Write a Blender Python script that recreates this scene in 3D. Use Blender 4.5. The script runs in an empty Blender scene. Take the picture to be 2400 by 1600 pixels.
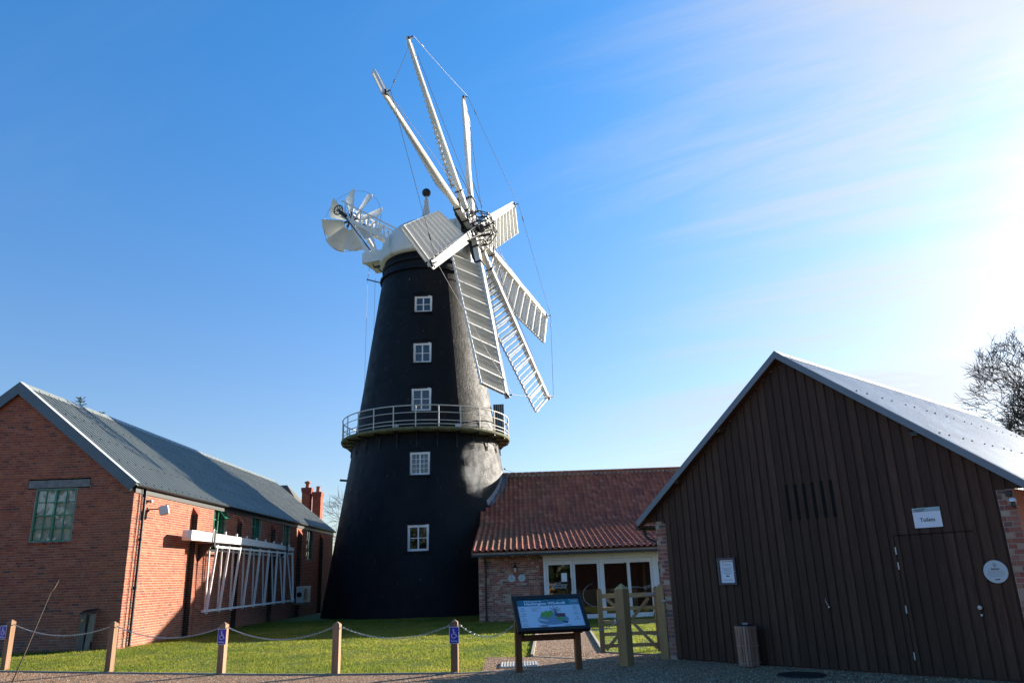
import bpy, bmesh, math, random
import numpy as np
from mathutils import Vector, Matrix, geometry
random.seed(7); rng = np.random.default_rng(7)
SC = bpy.context.scene; COL = SC.collection
R = math.radians
# ---------------------------------------------------------------- camera
F_PX = 1770.0
zen = np.array([-200.0, -5700.0, F_PX]); up = zen/np.linalg.norm(zen)
fw = np.array([0, 0, 1.0]); yw = fw-up*np.dot(fw, up); yw /= np.linalg.norm(yw); xw = np.cross(yw, up)
RW = np.array([xw, yw, up])
cam = bpy.data.cameras.new('camera'); camo = bpy.data.objects.new('camera', cam); COL.objects.link(camo)
cam.sensor_width = 36; cam.lens = F_PX/2400*36; cam.clip_start = 0.05; cam.clip_end = 6000
camo.matrix_world = Matrix([[RW[i][0], -RW[i][1], -RW[i][2], (0, 0, 1.6)[i]] for i in range(3)]+[[0, 0, 0, 1]])
SC.camera = camo
SC.render.resolution_x = 1024; SC.render.resolution_y = 682
# ---------------------------------------------------------------- light
SUN_AZ, SUN_EL = 53.0, 15.6          # azimuth clockwise from +Y
SD = Vector((math.sin(R(SUN_AZ))*math.cos(R(SUN_EL)), math.cos(R(SUN_AZ))*math.cos(R(SUN_EL)), math.sin(R(SUN_EL))))
sun = bpy.data.lights.new('sun', 'SUN'); sun.energy = 5.0; sun.angle = R(0.53); sun.color = (1.0, 0.91, 0.78)
suno = bpy.data.objects.new('sun', sun); COL.objects.link(suno)
suno.rotation_euler = (-SD).to_track_quat('-Z', 'Y').to_euler(); suno.location = (60, 50, 60)
SC.view_settings.view_transform = 'Standard'; SC.view_settings.look = 'None'
SC.view_settings.exposure = 1.65; SC.view_settings.gamma = 1.0; SC.view_settings.use_curve_mapping = False
SC.render.engine = 'CYCLES'
SC.cycles.max_bounces = 6; SC.cycles.transparent_max_bounces = 12

W = bpy.data.worlds.new('World'); SC.world = W; W.use_nodes = True
def world():
    nt = W.node_tree; N = nt.nodes; L = nt.links; N.clear()
    def nd(t, **k):
        n = N.new(t)
        for a, b in k.items(): setattr(n, a, b)
        return n
    def math_(op, a, b=None, clamp=False):
        n = nd('ShaderNodeMath', operation=op); n.use_clamp = clamp
        for i, v in enumerate((a, b)):
            if v is None: continue
            if isinstance(v, (int, float)): n.inputs[i].default_value = v
            else: L.new(v, n.inputs[i])
        return n.outputs[0]
    sky = nd('ShaderNodeTexSky', sky_type='NISHITA', sun_disc=False)
    sky.sun_elevation = R(SUN_EL); sky.sun_rotation = R(SUN_AZ)
    sky.air_density = 1.0; sky.dust_density = 0.6; sky.ozone_density = 2.5; sky.altitude = 0
    tc = nd('ShaderNodeTexCoord')
    nrm = nd('ShaderNodeVectorMath', operation='NORMALIZE'); L.new(tc.outputs['Generated'], nrm.inputs[0])
    sep = nd('ShaderNodeSeparateXYZ'); L.new(nrm.outputs[0], sep.inputs[0])
    # cirrus sheet: project the direction on a high plane
    zz = math_('MAXIMUM', sep.outputs[2], 0.03); zz = math_('ADD', zz, 0.10)
    px = math_('DIVIDE', sep.outputs[0], zz); py = math_('DIVIDE', sep.outputs[1], zz)
    cb = nd('ShaderNodeCombineXYZ'); L.new(px, cb.inputs[0]); L.new(py, cb.inputs[1])
    al = math_('ADD', math_('MULTIPLY', px, -0.88), math_('MULTIPLY', py, 0.47)); ac_ = math_('ADD', math_('MULTIPLY', px, 0.47), math_('MULTIPLY', py, 0.88))
    cb1 = nd('ShaderNodeCombineXYZ'); L.new(math_('MULTIPLY', al, 0.38), cb1.inputs[0]); L.new(math_('MULTIPLY', ac_, 1.5), cb1.inputs[1]); cb1.inputs[2].default_value = 0.35
    n1 = nd('ShaderNodeTexNoise'); n1.inputs['Scale'].default_value = 0.9; n1.inputs['Detail'].default_value = 12; n1.inputs['Roughness'].default_value = 0.62; n1.inputs['Distortion'].default_value = 0.9
    L.new(cb1.outputs[0], n1.inputs['Vector'])
    mp2 = nd('ShaderNodeMapping'); mp2.inputs['Rotation'].default_value = (0, 0, R(-30)); mp2.inputs['Scale'].default_value = (0.55, 0.8, 1); mp2.inputs['Location'].default_value = (0.2, 2.1, 0)
    L.new(cb.outputs[0], mp2.inputs[0])
    n2 = nd('ShaderNodeTexNoise'); n2.inputs['Scale'].default_value = 0.5; n2.inputs['Detail'].default_value = 4
    L.new(mp2.outputs[0], n2.inputs['Vector'])
    # angular closeness to the sun: haze aureole and thicker veil that way
    dt = nd('ShaderNodeVectorMath', operation='DOT_PRODUCT'); L.new(nrm.outputs[0], dt.inputs[0]); dt.inputs[1].default_value = SD
    dpos = math_('MAXIMUM', dt.outputs['Value'], 0.0)
    veil = nd('ShaderNodeMapRange', interpolation_type='SMOOTHSTEP'); L.new(dt.outputs['Value'], veil.inputs['Value'])
    veil.inputs['From Min'].default_value = 0.50; veil.inputs['From Max'].default_value = 0.98
    cb3 = nd('ShaderNodeCombineXYZ'); L.new(math_('MULTIPLY', al, 0.9), cb3.inputs[0]); L.new(math_('MULTIPLY', ac_, 3.6), cb3.inputs[1]); cb3.inputs[2].default_value = 1.7
    n3 = nd('ShaderNodeTexNoise'); n3.inputs['Scale'].default_value = 1.0; n3.inputs['Detail'].default_value = 10; n3.inputs['Roughness'].default_value = 0.65; n3.inputs['Distortion'].default_value = 1.4; L.new(cb3.outputs[0], n3.inputs['Vector'])
    mixn = math_('ADD', math_('ADD', math_('MULTIPLY', n1.outputs['Fac'], 0.46), math_('MULTIPLY', n3.outputs['Fac'], 0.20)), math_('MULTIPLY', n2.outputs['Fac'], 0.34))
    mixn = math_('ADD', mixn, math_('MULTIPLY', veil.outputs[0], 0.13))
    cm = nd('ShaderNodeMapRange', interpolation_type='SMOOTHSTEP'); L.new(mixn, cm.inputs['Value'])
    cm.inputs['From Min'].default_value = 0.525; cm.inputs['From Max'].default_value = 0.70
    # base veil + wisps
    cl = math_('ADD', math_('MULTIPLY', cm.outputs[0], math_('ADD', math_('MULTIPLY', veil.outputs[0], 0.85), 0.05)), math_('MULTIPLY', math_('POWER', veil.outputs[0], 3.0), 0.42), True)
    glow = math_('MULTIPLY', math_('POWER', dpos, 16.0), 0.35)
    glow2 = math_('MULTIPLY', math_('POWER', dpos, 70.0), 2.5)
    lum = math_('ADD', math_('ADD', glow, glow2), 0.74)
    ccol = nd('ShaderNodeVectorMath', operation='SCALE'); ccol.inputs[0].default_value = (5.75, 5.95, 6.3); L.new(lum, ccol.inputs['Scale'])
    scal = nd('ShaderNodeVectorMath', operation='MULTIPLY'); L.new(sky.outputs[0], scal.inputs[0]); 
    tf = nd('ShaderNodeMapRange', interpolation_type='SMOOTHSTEP'); L.new(sep.outputs[2], tf.inputs['Value']); tf.inputs['From Min'].default_value = 0.0; tf.inputs['From Max'].default_value = 0.75
    tmx = nd('ShaderNodeMix', data_type='RGBA'); L.new(tf.outputs[0], tmx.inputs[0]); tmx.inputs[6].default_value = (1.10, 1.06, 1.16, 1); tmx.inputs[7].default_value = (0.50, 1.36, 1.98, 1); L.new(tmx.outputs[2], scal.inputs[1])
    cl = math_('MULTIPLY', cl, 0.86); mx = nd('ShaderNodeMix', data_type='RGBA'); L.new(cl, mx.inputs[0]); L.new(scal.outputs[0], mx.inputs[6]); L.new(ccol.outputs[0], mx.inputs[7])
    gadd = nd('ShaderNodeVectorMath', operation='SCALE'); gadd.inputs[0].default_value = (2.6, 2.7, 2.8); L.new(math_('ADD', math_('MULTIPLY', math_('POWER', dpos, 12.0), 0.35), math_('MULTIPLY', glow2, 1.0)), gadd.inputs['Scale'])
    ad = nd('ShaderNodeVectorMath', operation='ADD'); L.new(mx.outputs[2], ad.inputs[0]); L.new(gadd.outputs[0], ad.inputs[1])
    bg = nd('ShaderNodeBackground'); bg.inputs['Strength'].default_value = 0.053; L.new(ad.outputs[0], bg.inputs['Color'])
    out = nd('ShaderNodeOutputWorld'); L.new(bg.outputs[0], out.inputs['Surface'])
world()

# ---------------------------------------------------------------- mesh helpers
class MB:
    def __init__(s): s.v = []; s.f = []; s.m = []; s.r = []; s.sm = []
    def add(s, vs, fs, mi=0, rnd=0.0, smooth=False):
        b = len(s.v); s.v += [tuple(v) for v in vs]
        for f in fs: s.f.append(tuple(b+i for i in f)); s.m.append(mi); s.r.append(rnd); s.sm.append(smooth)
        return s
    def box(s, a, b, mi=0, rnd=0.0, M=None):
        x0, y0, z0 = a; x1, y1, z1 = b
        vs = [Vector(p) for p in ((x0,y0,z0),(x1,y0,z0),(x1,y1,z0),(x0,y1,z0),(x0,y0,z1),(x1,y0,z1),(x1,y1,z1),(x0,y1,z1))]
        if M is not None: vs = [M @ v for v in vs]
        return s.add(vs, [(0,3,2,1),(4,5,6,7),(0,1,5,4),(1,2,6,5),(2,3,7,6),(3,0,4,7)], mi, rnd)
    def cbox(s, c, d, mi=0, rnd=0.0, M=None):
        return s.box([c[i]-d[i]/2 for i in range(3)], [c[i]+d[i]/2 for i in range(3)], mi, rnd, M)
    def bar(s, p, q, w, h, up=(0,0,1), mi=0, rnd=0.0, w1=None, h1=None):
        p = Vector(p); q = Vector(q); d = (q-p).normalized(); upv = Vector(up)
        if abs(d.dot(upv)) > 0.98: upv = Vector((1,0,0)) if abs(d.x) < 0.9 else Vector((0,1,0))
        sx = d.cross(upv).normalized(); sy = sx.cross(d).normalized(); w1 = w if w1 is None else w1; h1 = h if h1 is None else h1
        vs = []
        for c, a, b in ((p, w, h), (q, w1, h1)):
            for i, j in ((-1,-1),(1,-1),(1,1),(-1,1)): vs.append(c+sx*i*a/2+sy*j*b/2)
        return s.add(vs, [(0,1,2,3),(7,6,5,4),(0,4,5,1),(1,5,6,2),(2,6,7,3),(3,7,4,0)], mi, rnd)
    def tube(s, p, q, r, r1=None, n=8, mi=0, caps=True, smooth=True, rnd=0.0):
        p = Vector(p); q = Vector(q); d = (q-p); 
        if d.length < 1e-6: return s
        d.normalize(); r1 = r if r1 is None else r1
        a = Vector((0,0,1)) if abs(d.z) < 0.9 else Vector((1,0,0)); sx = d.cross(a).normalized(); sy = d.cross(sx)
        vs = [c+(sx*math.cos(t)+sy*math.sin(t))*rr for c, rr in ((p,r),(q,r1)) for t in [2*math.pi*i/n for i in range(n)]]
        s.add(vs, [(i, i+n, (i+1)%n+n, (i+1)%n) for i in range(n)], mi, rnd, smooth)
        if caps: s.add(vs, [tuple(range(n)), tuple(range(2*n-1, n-1, -1))], mi, rnd)
        return s
    def poly(s, pts, r, n=6, mi=0, rnd=0.0):
        pts = [Vector(p) for p in pts]; rs = r if isinstance(r, (list, tuple)) else [r]*len(pts); vs = []; m = len(pts)
        for i, p in enumerate(pts):
            d = (pts[min(i+1, m-1)]-pts[max(i-1, 0)]).normalized(); a = Vector((0,0,1)) if abs(d.z) < 0.95 else Vector((1,0,0))
            sx = d.cross(a).normalized(); sy = d.cross(sx)
            vs += [p+(sx*math.cos(2*math.pi*k/n)+sy*math.sin(2*math.pi*k/n))*rs[i] for k in range(n)]
        return s.add(vs, [(i*n+k, (i+1)*n+k, (i+1)*n+(k+1)%n, i*n+(k+1)%n) for i in range(m-1) for k in range(n)], mi, rnd, True)
    def lathe(s, prof, n=32, c=(0,0,0), mi=0, smooth=True, cap=True, M=None, a0=0.0, a1=2*math.pi):
        vs = []; full = abs(a1-a0-2*math.pi) < 1e-6; k = n if full else n+1
        for r_, z in prof:
            for i in range(k):
                t = a0+(a1-a0)*i/n; v = Vector((c[0]+r_*math.cos(t), c[1]+r_*math.sin(t), c[2]+z)); vs.append(M @ v if M is not None else v)
        fs = []
        for j in range(len(prof)-1):
            for i in range(n):
                i2 = (i+1) % k if full else i+1
                fs.append((j*k+i, j*k+i2, (j+1)*k+i2, (j+1)*k+i))
        s.add(vs, fs, mi, 0.0, smooth)
        if cap and full: s.add(vs, [tuple(range(k-1, -1, -1)), tuple((len(prof)-1)*k+i for i in range(k))], mi)
        return s
    def prism(s, poly2, ext, o=(0,0,0), U=(1,0,0), V=(0,0,1), mi=0, rnd=0.0):
        o = Vector(o); U = Vector(U); V = Vector(V); E = Vector(ext); n = len(poly2)
        a = [o+U*x+V*y for x, y in poly2]; vs = a+[p+E for p in a]
        tris = geometry.tessellate_polygon([[Vector((x, y, 0)) for x, y in poly2]])
        s.add(vs, [tuple(t) for t in tris]+[tuple(i+n for i in reversed(t)) for t in tris]+[(i, (i+1) % n, (i+1) % n+n, i+n) for i in range(n)], mi, rnd)
        return s
    def flat(s, poly2, z=0.0, mi=0):
        tris = geometry.tessellate_polygon([[Vector((x, y, 0)) for x, y in poly2]])
        out = []
        for t in tris:
            a, b, c = [poly2[i] for i in t]
            out.append(t if (b[0]-a[0])*(c[1]-a[1])-(b[1]-a[1])*(c[0]-a[0]) > 0 else (t[0], t[2], t[1]))
        return s.add([(x, y, z) for x, y in poly2], out, mi)
    def mesh(s, name, mats):
        me = bpy.data.meshes.new(name); me.from_pydata(s.v, [], s.f)
        for m in (mats if isinstance(mats, (list, tuple)) else [mats]): me.materials.append(m)
        me.polygons.foreach_set('material_index', s.m); me.polygons.foreach_set('use_smooth', s.sm)
        at = me.attributes.new('rnd', 'FLOAT', 'FACE'); at.data.foreach_set('value', s.r)
        me.update(); return me
    def fix(s, me):
        bm = bmesh.new(); bm.from_mesh(me); bmesh.ops.recalc_face_normals(bm, faces=bm.faces); bm.to_mesh(me); bm.free()
    def build(s, name, mats, parent=None, label=None, cat=None, group=None, kind=None, loc=None, fix=True, bevel=0.0, M=None):
        me = s.mesh(name, mats)
        if fix: s.fix(me)
        return link(name, me, parent, label, cat, group, kind, loc, bevel, M)
def link(name, data, parent=None, label=None, cat=None, group=None, kind=None, loc=None, bevel=0.0, M=None):
    o = bpy.data.objects.new(name, data); COL.objects.link(o)
    if parent: o.parent = parent
    if loc: o.location = loc
    if M is not None: o.matrix_local = M
    for k, v in (('label', label), ('category', cat), ('group', group), ('kind', kind)):
        if v: o[k] = v
    if bevel:
        b = o.modifiers.new('bevel', 'BEVEL'); b.width = bevel; b.segments = 2; b.limit_method = 'ANGLE'; b.angle_limit = R(40)
    return o
def thing(name, label, cat, loc=(0,0,0), rz=0.0, group=None):
    o = link(name, None, None, label, cat, group); o.location = loc; o.rotation_euler = (0, 0, rz); o.empty_display_size = 0.2
    return o
def struct(name, mb, mat, label=None): return mb.build(name, mat, kind='structure', label=label, fix=False)

# ---------------------------------------------------------------- materials
MATS = {}
def col3(c): return (c[0], c[1], c[2], 1.0)
class Mat:
    def __init__(s, name, rough=0.6, spec=0.5, metal=0.0):
        s.m = bpy.data.materials.new(name); s.m.use_nodes = True; s.nt = s.m.node_tree; s.N = s.nt.nodes; s.L = s.nt.links
        s.b = s.N['Principled BSDF']; s.b.inputs['Roughness'].default_value = rough; s.b.inputs['Specular IOR Level'].default_value = spec; s.b.inputs['Metallic'].default_value = metal
        s.tc = s.N.new('ShaderNodeTexCoord')
    def nd(s, t, **k):
        n = s.N.new(t)
        for a, b in k.items(): setattr(n, a, b)
        return n
    def mapn(s, scale=(1,1,1), rot=(0,0,0), src='Object'):
        m = s.nd('ShaderNodeMapping'); m.inputs['Scale'].default_value = scale; m.inputs['Rotation'].default_value = rot; s.L.new(s.tc.outputs[src], m.inputs[0]); return m.outputs[0]
    def noise(s, scale, detail=4, rough=0.55, vec=None, dist=0.0):
        n = s.nd('ShaderNodeTexNoise'); n.inputs['Scale'].default_value = scale; n.inputs['Detail'].default_value = detail; n.inputs['Roughness'].default_value = rough; n.inputs['Distortion'].default_value = dist
        s.L.new(vec if vec is not None else s.tc.outputs['Object'], n.inputs['Vector']); return n.outputs['Fac']
    def ramp(s, fac, stops, interp='LINEAR'):
        r = s.nd('ShaderNodeValToRGB'); r.color_ramp.interpolation = interp; e = r.color_ramp.elements
        while len(e) < len(stops): e.new(0.5)
        for i, (p, c) in enumerate(stops): e[i].position = p; e[i].color = col3(c) if len(c) == 3 else c
        s.L.new(fac, r.inputs[0]); return r.outputs[0]
    def mr(s, v, a, b, c=0.0, d=1.0, smooth=False):
        n = s.nd('ShaderNodeMapRange'); n.interpolation_type = 'SMOOTHSTEP' if smooth else 'LINEAR'; s.L.new(v, n.inputs[0])
        for i, x in enumerate((a, b, c, d)): n.inputs[i+1].default_value = x
        return n.outputs[0]
    def math(s, op, a, b=None, clamp=False):
        n = s.nd('ShaderNodeMath', operation=op); n.use_clamp = clamp
        for i, v in enumerate((a, b)):
            if v is None: continue
            if isinstance(v, (int, float)): n.inputs[i].default_value = v
            else: s.L.new(v, n.inputs[i])
        return n.outputs[0]
    def mix(s, fac, a, b, mode='MIX'):
        n = s.nd('ShaderNodeMix', data_type='RGBA', blend_type=mode)
        for i, v in ((0, fac), (6, a), (7, b)):
            if isinstance(v, (int, float)): n.inputs[i].default_value = v
            elif isinstance(v, tuple): n.inputs[i].default_value = col3(v)
            else: s.L.new(v, n.inputs[i])
        return n.outputs[2]
    def rnd(s):
        a = s.nd('ShaderNodeAttribute', attribute_name='rnd'); o = s.nd('ShaderNodeObjectInfo')
        return s.math('FRACT', s.math('ADD', a.outputs['Fac'], o.outputs['Random']))
    def color(s, c):
        if isinstance(c, tuple): s.b.inputs['Base Color'].default_value = col3(c)
        else: s.L.new(c, s.b.inputs['Base Color'])
        return s
    def bump(s, h, strength=0.3, dist=0.02):
        n = s.nd('ShaderNodeBump'); n.inputs['Strength'].default_value = strength; n.inputs['Distance'].default_value = dist
        s.L.new(h, n.inputs['Height']); s.L.new(n.outputs[0], s.b.inputs['Normal']); return s
    def rough(s, v): s.L.new(v, s.b.inputs['Roughness']); return s
def simple(name, c, rough=0.6, spec=0.5, metal=0.0, var=0.15, scale=6.0, bump=0.0, streak=False):
    m = Mat(name, rough, spec, metal)
    vec = m.mapn((1, 1, 0.15)) if streak else None
    n = m.noise(scale, 5, 0.6, vec)
    lo = tuple(x*(1-var) for x in c); hi = tuple(min(1, x*(1+var)) for x in c)
    m.color(m.ramp(n, [(0.3, lo), (0.7, hi)]))
    if bump: m.bump(m.noise(scale*6, 3), bump, 0.01)
    return m.m

# white weathered paint of the mill timber
def white_paint(name, dirt=0.5, base=(0.66, 0.65, 0.61)):
    m = Mat(name, 0.5, 0.4)
    n = m.noise(1.3, 6, 0.65); n2 = m.noise(14, 4, 0.7, m.mapn((1, 1, 0.3)))
    f = m.mr(m.math('ADD', m.math('MULTIPLY', n, 0.6), m.math('MULTIPLY', n2, 0.4)), 0.50, 0.72, 0, dirt, True)
    c = m.mix(f, base, (0.30, 0.29, 0.22)); m.color(c); m.bump(n2, 0.15, 0.01); return m.m
M_white = white_paint('white_paint', 0.45)
M_white2 = white_paint('white_paint_clean', 0.2, (0.70, 0.69, 0.66))
M_vane = white_paint('vane_canvas_white', 0.25, (0.56, 0.555, 0.53))
def cap_paint():
    m = Mat('cap_paint', 0.45, 0.4); sep = m.nd('ShaderNodeSeparateXYZ'); m.L.new(m.tc.outputs['Object'], sep.inputs[0])
    ang = m.math('ARCTAN2', sep.outputs[1], sep.outputs[0]); seam = m.math('PINGPONG', m.math('MULTIPLY', ang, 11.46), 0.5)
    sm = m.mr(seam, 0.0, 0.06, 0.0, 1.0)
    n = m.noise(1.2, 6, 0.7, m.mapn((1.6, 1.6, 0.5))); f = m.mr(n, 0.50, 0.70, 0, 0.75, True)
    c = m.mix(f, (0.58, 0.58, 0.55), (0.20, 0.21, 0.12)); c = m.mix(m.math('MULTIPLY', m.math('SUBTRACT', 1.0, sm), 0.5), c, (0.3, 0.3, 0.27))
    m.color(c); m.bump(sm, 0.5, 0.02); return m.m
M_cap = cap_paint()
def tar():
    m = Mat('black_tarred_brick', 0.5, 0.15)
    sep = m.nd('ShaderNodeSeparateXYZ'); m.L.new(m.tc.outputs['Object'], sep.inputs[0])
    ang = m.math('ARCTAN2', sep.outputs[1], sep.outputs[0])
    cb = m.nd('ShaderNodeCombineXYZ'); m.L.new(m.math('MULTIPLY', ang, 4.0), cb.inputs[0]); m.L.new(sep.outputs[2], cb.inputs[1])
    br = m.nd('ShaderNodeTexBrick'); m.L.new(cb.outputs[0], br.inputs['Vector']); br.inputs['Scale'].default_value = 1.0
    br.inputs['Brick Width'].default_value = 0.23; br.inputs['Row Height'].default_value = 0.077; br.inputs['Mortar Size'].default_value = 0.010; br.inputs['Mortar Smooth'].default_value = 0.6
    br.inputs['Color1'].default_value = (1,1,1,1); br.inputs['Color2'].default_value = (0.65,0.65,0.65,1); br.inputs['Mortar'].default_value = (0.2,0.2,0.2,1)
    n = m.noise(7, 8, 0.7); big = m.noise(0.5, 5, 0.6, m.mapn((1, 1, 0.35)))
    h = m.math('ADD', m.math('MULTIPLY', br.outputs['Color'], 0.30), m.math('MULTIPLY', n, 1.1))
    c = m.mix(m.mr(big, 0.35, 0.7), (0.0035, 0.0045, 0.006), (0.010, 0.011, 0.013))
    # runs and flakes of lime, mostly near the top
    st = m.noise(11, 3, 0.6, m.mapn((1, 1, 0.16))); hz = m.mr(sep.outputs[2], 8.0, 17.5, 0.0, 1.0)
    f = m.math('MULTIPLY', m.mr(st, 0.685, 0.72), m.mr(hz, 0, 1, 0.25, 0.9)); c = m.mix(m.math('MULTIPLY', f, 0.5), c, (0.34, 0.31, 0.27))
    m.color(c); m.rough(m.mr(m.noise(2.2, 4), 0.3, 0.7, 0.45, 0.66)); m.bump(h, 0.8, 0.03); return m.m
M_tar = tar()
def brick_mat(name, cols, gloss=0.85, eff=0.35, sc=1.0, stain=(0.15, 0.05, 0.032), sa=0.42):
    m = Mat(name, gloss, 0.3); r = m.rnd()
    c = m.ramp(r, cols, 'CONSTANT')
    n = m.noise(9*sc, 5, 0.7); c = m.mix(m.mr(n, 0.35, 0.75, 0.0, 0.45), c, (0.10, 0.05, 0.04))
    big = m.noise(0.7, 5, 0.6); c = m.mix(m.mr(big, 0.42, 0.72, 0.0, sa), c, stain); g_ = m.nd('ShaderNodeNewGeometry'); sz = m.nd('ShaderNodeSeparateXYZ'); m.L.new(g_.outputs['Position'], sz.inputs[0]); c = m.mix(m.math('MULTIPLY', m.mr(sz.outputs[2], 0.1, 1.3, 0.40, 0.0), m.noise(2.3, 5)), c, (0.30, 0.24, 0.17)); bl2 = m.noise(0.35, 3); c = m.mix(m.mr(bl2, 0.5, 0.62, 0.0, sa*.25), c, (0.34, 0.13, 0.045))
    e = m.noise(3.1, 6, 0.75); c = m.mix(m.mr(e, 0.62, 0.75, 0.0, eff), c, (0.42, 0.36, 0.30))
    m.color(c); m.bump(m.noise(45, 4, 0.7), 0.35, 0.008); return m.m
RED = [(0.0,(0.36,0.080,0.036)),(0.16,(0.42,0.098,0.042)),(0.32,(0.31,0.066,0.034)),(0.46,(0.46,0.125,0.055)),(0.6,(0.37,0.088,0.042)),(0.76,(0.26,0.055,0.034)),(0.85,(0.42,0.12,0.06)),(0.955,(0.15,0.045,0.036))]
MIXB = [(0.0,(0.33,0.11,0.07)),(0.14,(0.42,0.20,0.13)),(0.28,(0.28,0.08,0.06)),(0.42,(0.46,0.31,0.22)),(0.54,(0.36,0.13,0.09)),(0.68,(0.20,0.10,0.09)),(0.78,(0.50,0.40,0.30)),(0.86,(0.38,0.16,0.11)),(0.95,(0.12,0.09,0.09))]
M_brick = brick_mat('red_brick', RED)
M_brick2 = brick_mat('mixed_brick', MIXB, eff=0.5, sc=1.4, stain=(0.18, 0.13, 0.10), sa=0.15)
M_mortar = simple('lime_mortar', (0.36, 0.31, 0.25), 0.95, 0.2, var=0.2, scale=4, bump=0.3)
M_mortar_dk = simple('grey_mortar', (0.34, 0.29, 0.23), 0.95, 0.2, var=0.25, scale=3, bump=0.3)
M_concrete = simple('concrete_lintel', (0.20, 0.195, 0.18), 0.9, 0.2, var=0.3, scale=5, bump=0.4)
M_roofgreen = None
def roof_metal(name, c, rough, metal=0.0, spec=0.5, scr=0.0):
    m = Mat(name, rough, spec, metal); r = m.rnd(); n = m.noise(1.5, 5, 0.6)
    cc = m.mix(m.mr(n, 0.3, 0.7), tuple(x*0.9 for x in c), tuple(x*1.1 for x in c)); cc = m.mix(m.math('MULTIPLY', r, 0.12), cc, (0.05, 0.06, 0.06))
    m.color(cc); m.rough(m.mr(m.noise(5, 4), 0.3, 0.7, rough*0.85, rough*1.15)); return m.m
M_shedroof = roof_metal('grey_green_sheet_roofing', (0.205, 0.22, 0.195), 0.42)
M_barge = roof_metal('blue_grey_flashing', (0.085, 0.115, 0.13), 0.45)
M_steelroof = roof_metal('pale_steel_roofing', (0.74, 0.73, 0.69), 0.55, 0.7)
M_barge2 = roof_metal('grey_steel_flashing', (0.17, 0.20, 0.22), 0.5)
M_black = simple('black_painted_metal', (0.012, 0.012, 0.013), 0.45, 0.5, var=0.2)
M_iron = simple('black_iron', (0.010, 0.010, 0.011), 0.5, 0.5, var=0.3, scale=20)
M_galv = simple('galvanised_steel', (0.42, 0.43, 0.43), 0.4, 0.5, 0.6, var=0.2, scale=20)
M_lead = simple('lead_flashing', (0.17, 0.19, 0.21), 0.5, 0.5, 0.3, var=0.3, scale=4)
M_green = simple('green_window_paint', (0.01, 0.19, 0.10), 0.4, 0.5, var=0.15)
M_wire = simple('steel_wire', (0.06, 0.06, 0.06), 0.5, 0.5, 0.5)
M_dark = simple('dark_interior', (0.012, 0.012, 0.012), 0.9, 0.1)
M_inside = simple('interior_plaster', (0.30, 0.29, 0.26), 0.9, 0.2)
M_blind = simple('pale_blind', (0.78, 0.77, 0.66), 0.9, 0.2, var=.1)
def glass(name, tint=(0.05, 0.06, 0.07), transp=0.7):
    m = Mat(name); N, L = m.N, m.L; N.remove(m.b)
    tr = m.nd('ShaderNodeBsdfTransparent'); tr.inputs[0].default_value = (0.75, 0.80, 0.80, 1)
    gl = m.nd('ShaderNodeBsdfGlossy'); gl.inputs['Roughness'].default_value = 0.02; gl.inputs[0].default_value = (1, 1, 1, 1)
    fr = m.nd('ShaderNodeFresnel'); fr.inputs[0].default_value = 1.5
    bp = m.nd('ShaderNodeBump'); bp.inputs['Strength'].default_value = 0.02; bp.inputs['Distance'].default_value = 0.02; L.new(m.noise(1.7, 2), bp.inputs['Height']); L.new(bp.outputs[0], gl.inputs['Normal'])
    f2 = m.math('MULTIPLY', fr.outputs[0], 1.9, True)
    mx = m.nd('ShaderNodeMixShader'); L.new(f2, mx.inputs[0]); L.new(tr.outputs[0], mx.inputs[1]); L.new(gl.outputs[0], mx.inputs[2])
    L.new(mx.outputs[0], N['Material Output'].inputs[0]); return m.m
M_glass = glass('window_glass')
def wood(name, a, b, rough=0.75, knots=True, along=2, sc=1.0):
    m = Mat(name, rough, 0.3); r = m.rnd()
    s = [9.0*sc, 9.0*sc, 9.0*sc]; s[along] = 0.7*sc
    n = m.noise(3.0, 6, 0.65, m.mapn(tuple(s)), 0.6); c = m.mix(m.mr(n, 0.3, 0.7), a, b)
    c = m.mix(m.math('MULTIPLY', r, 0.65), c, tuple(x*0.6 for x in a))
    m.color(c); m.bump(n, 0.25, 0.006); return m.m
M_board = wood('dark_stained_cladding', (0.050, 0.022, 0.011), (0.105, 0.053, 0.030), 0.7, sc=1.0)
M_post = wood('brown_softwood_post', (0.24, 0.12, 0.06), (0.44, 0.26, 0.15))
M_gate = wood('green_treated_timber', (0.42, 0.235, 0.095), (0.66, 0.42, 0.19))
M_gateh = wood('green_treated_rail', (0.44, 0.25, 0.10), (0.68, 0.44, 0.20), along=0)
M_stand = wood('orange_brown_hardwood', (0.17, 0.055, 0.018), (0.34, 0.13, 0.05), 0.5)
M_standh = wood('orange_brown_rail', (0.17, 0.055, 0.018), (0.34, 0.13, 0.05), 0.5, along=0)
M_frame = wood('dark_brown_frame', (0.022, 0.013, 0.010), (0.05, 0.032, 0.025), 0.35, along=0)
M_oldwood = wood('weathered_grey_timber', (0.15, 0.135, 0.11), (0.30, 0.275, 0.23), 0.85)
M_slat = wood('bin_slat_wood', (0.26, 0.10, 0.05), (0.56, 0.34, 0.24), 0.7)
M_edge = wood('pale_edging_board', (0.33, 0.29, 0.22), (0.52, 0.47, 0.38), 0.85, along=1)
M_cream = simple('cream_painted_timber', (0.50, 0.48, 0.42), 0.5, 0.4, var=0.08)
M_bark = simple('bark', (0.055, 0.045, 0.038), 0.9, 0.1, var=0.3, scale=12)
M_twig = simple('twig_bark', (0.07, 0.05, 0.045), 0.9, 0.1, var=0.2)
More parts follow.
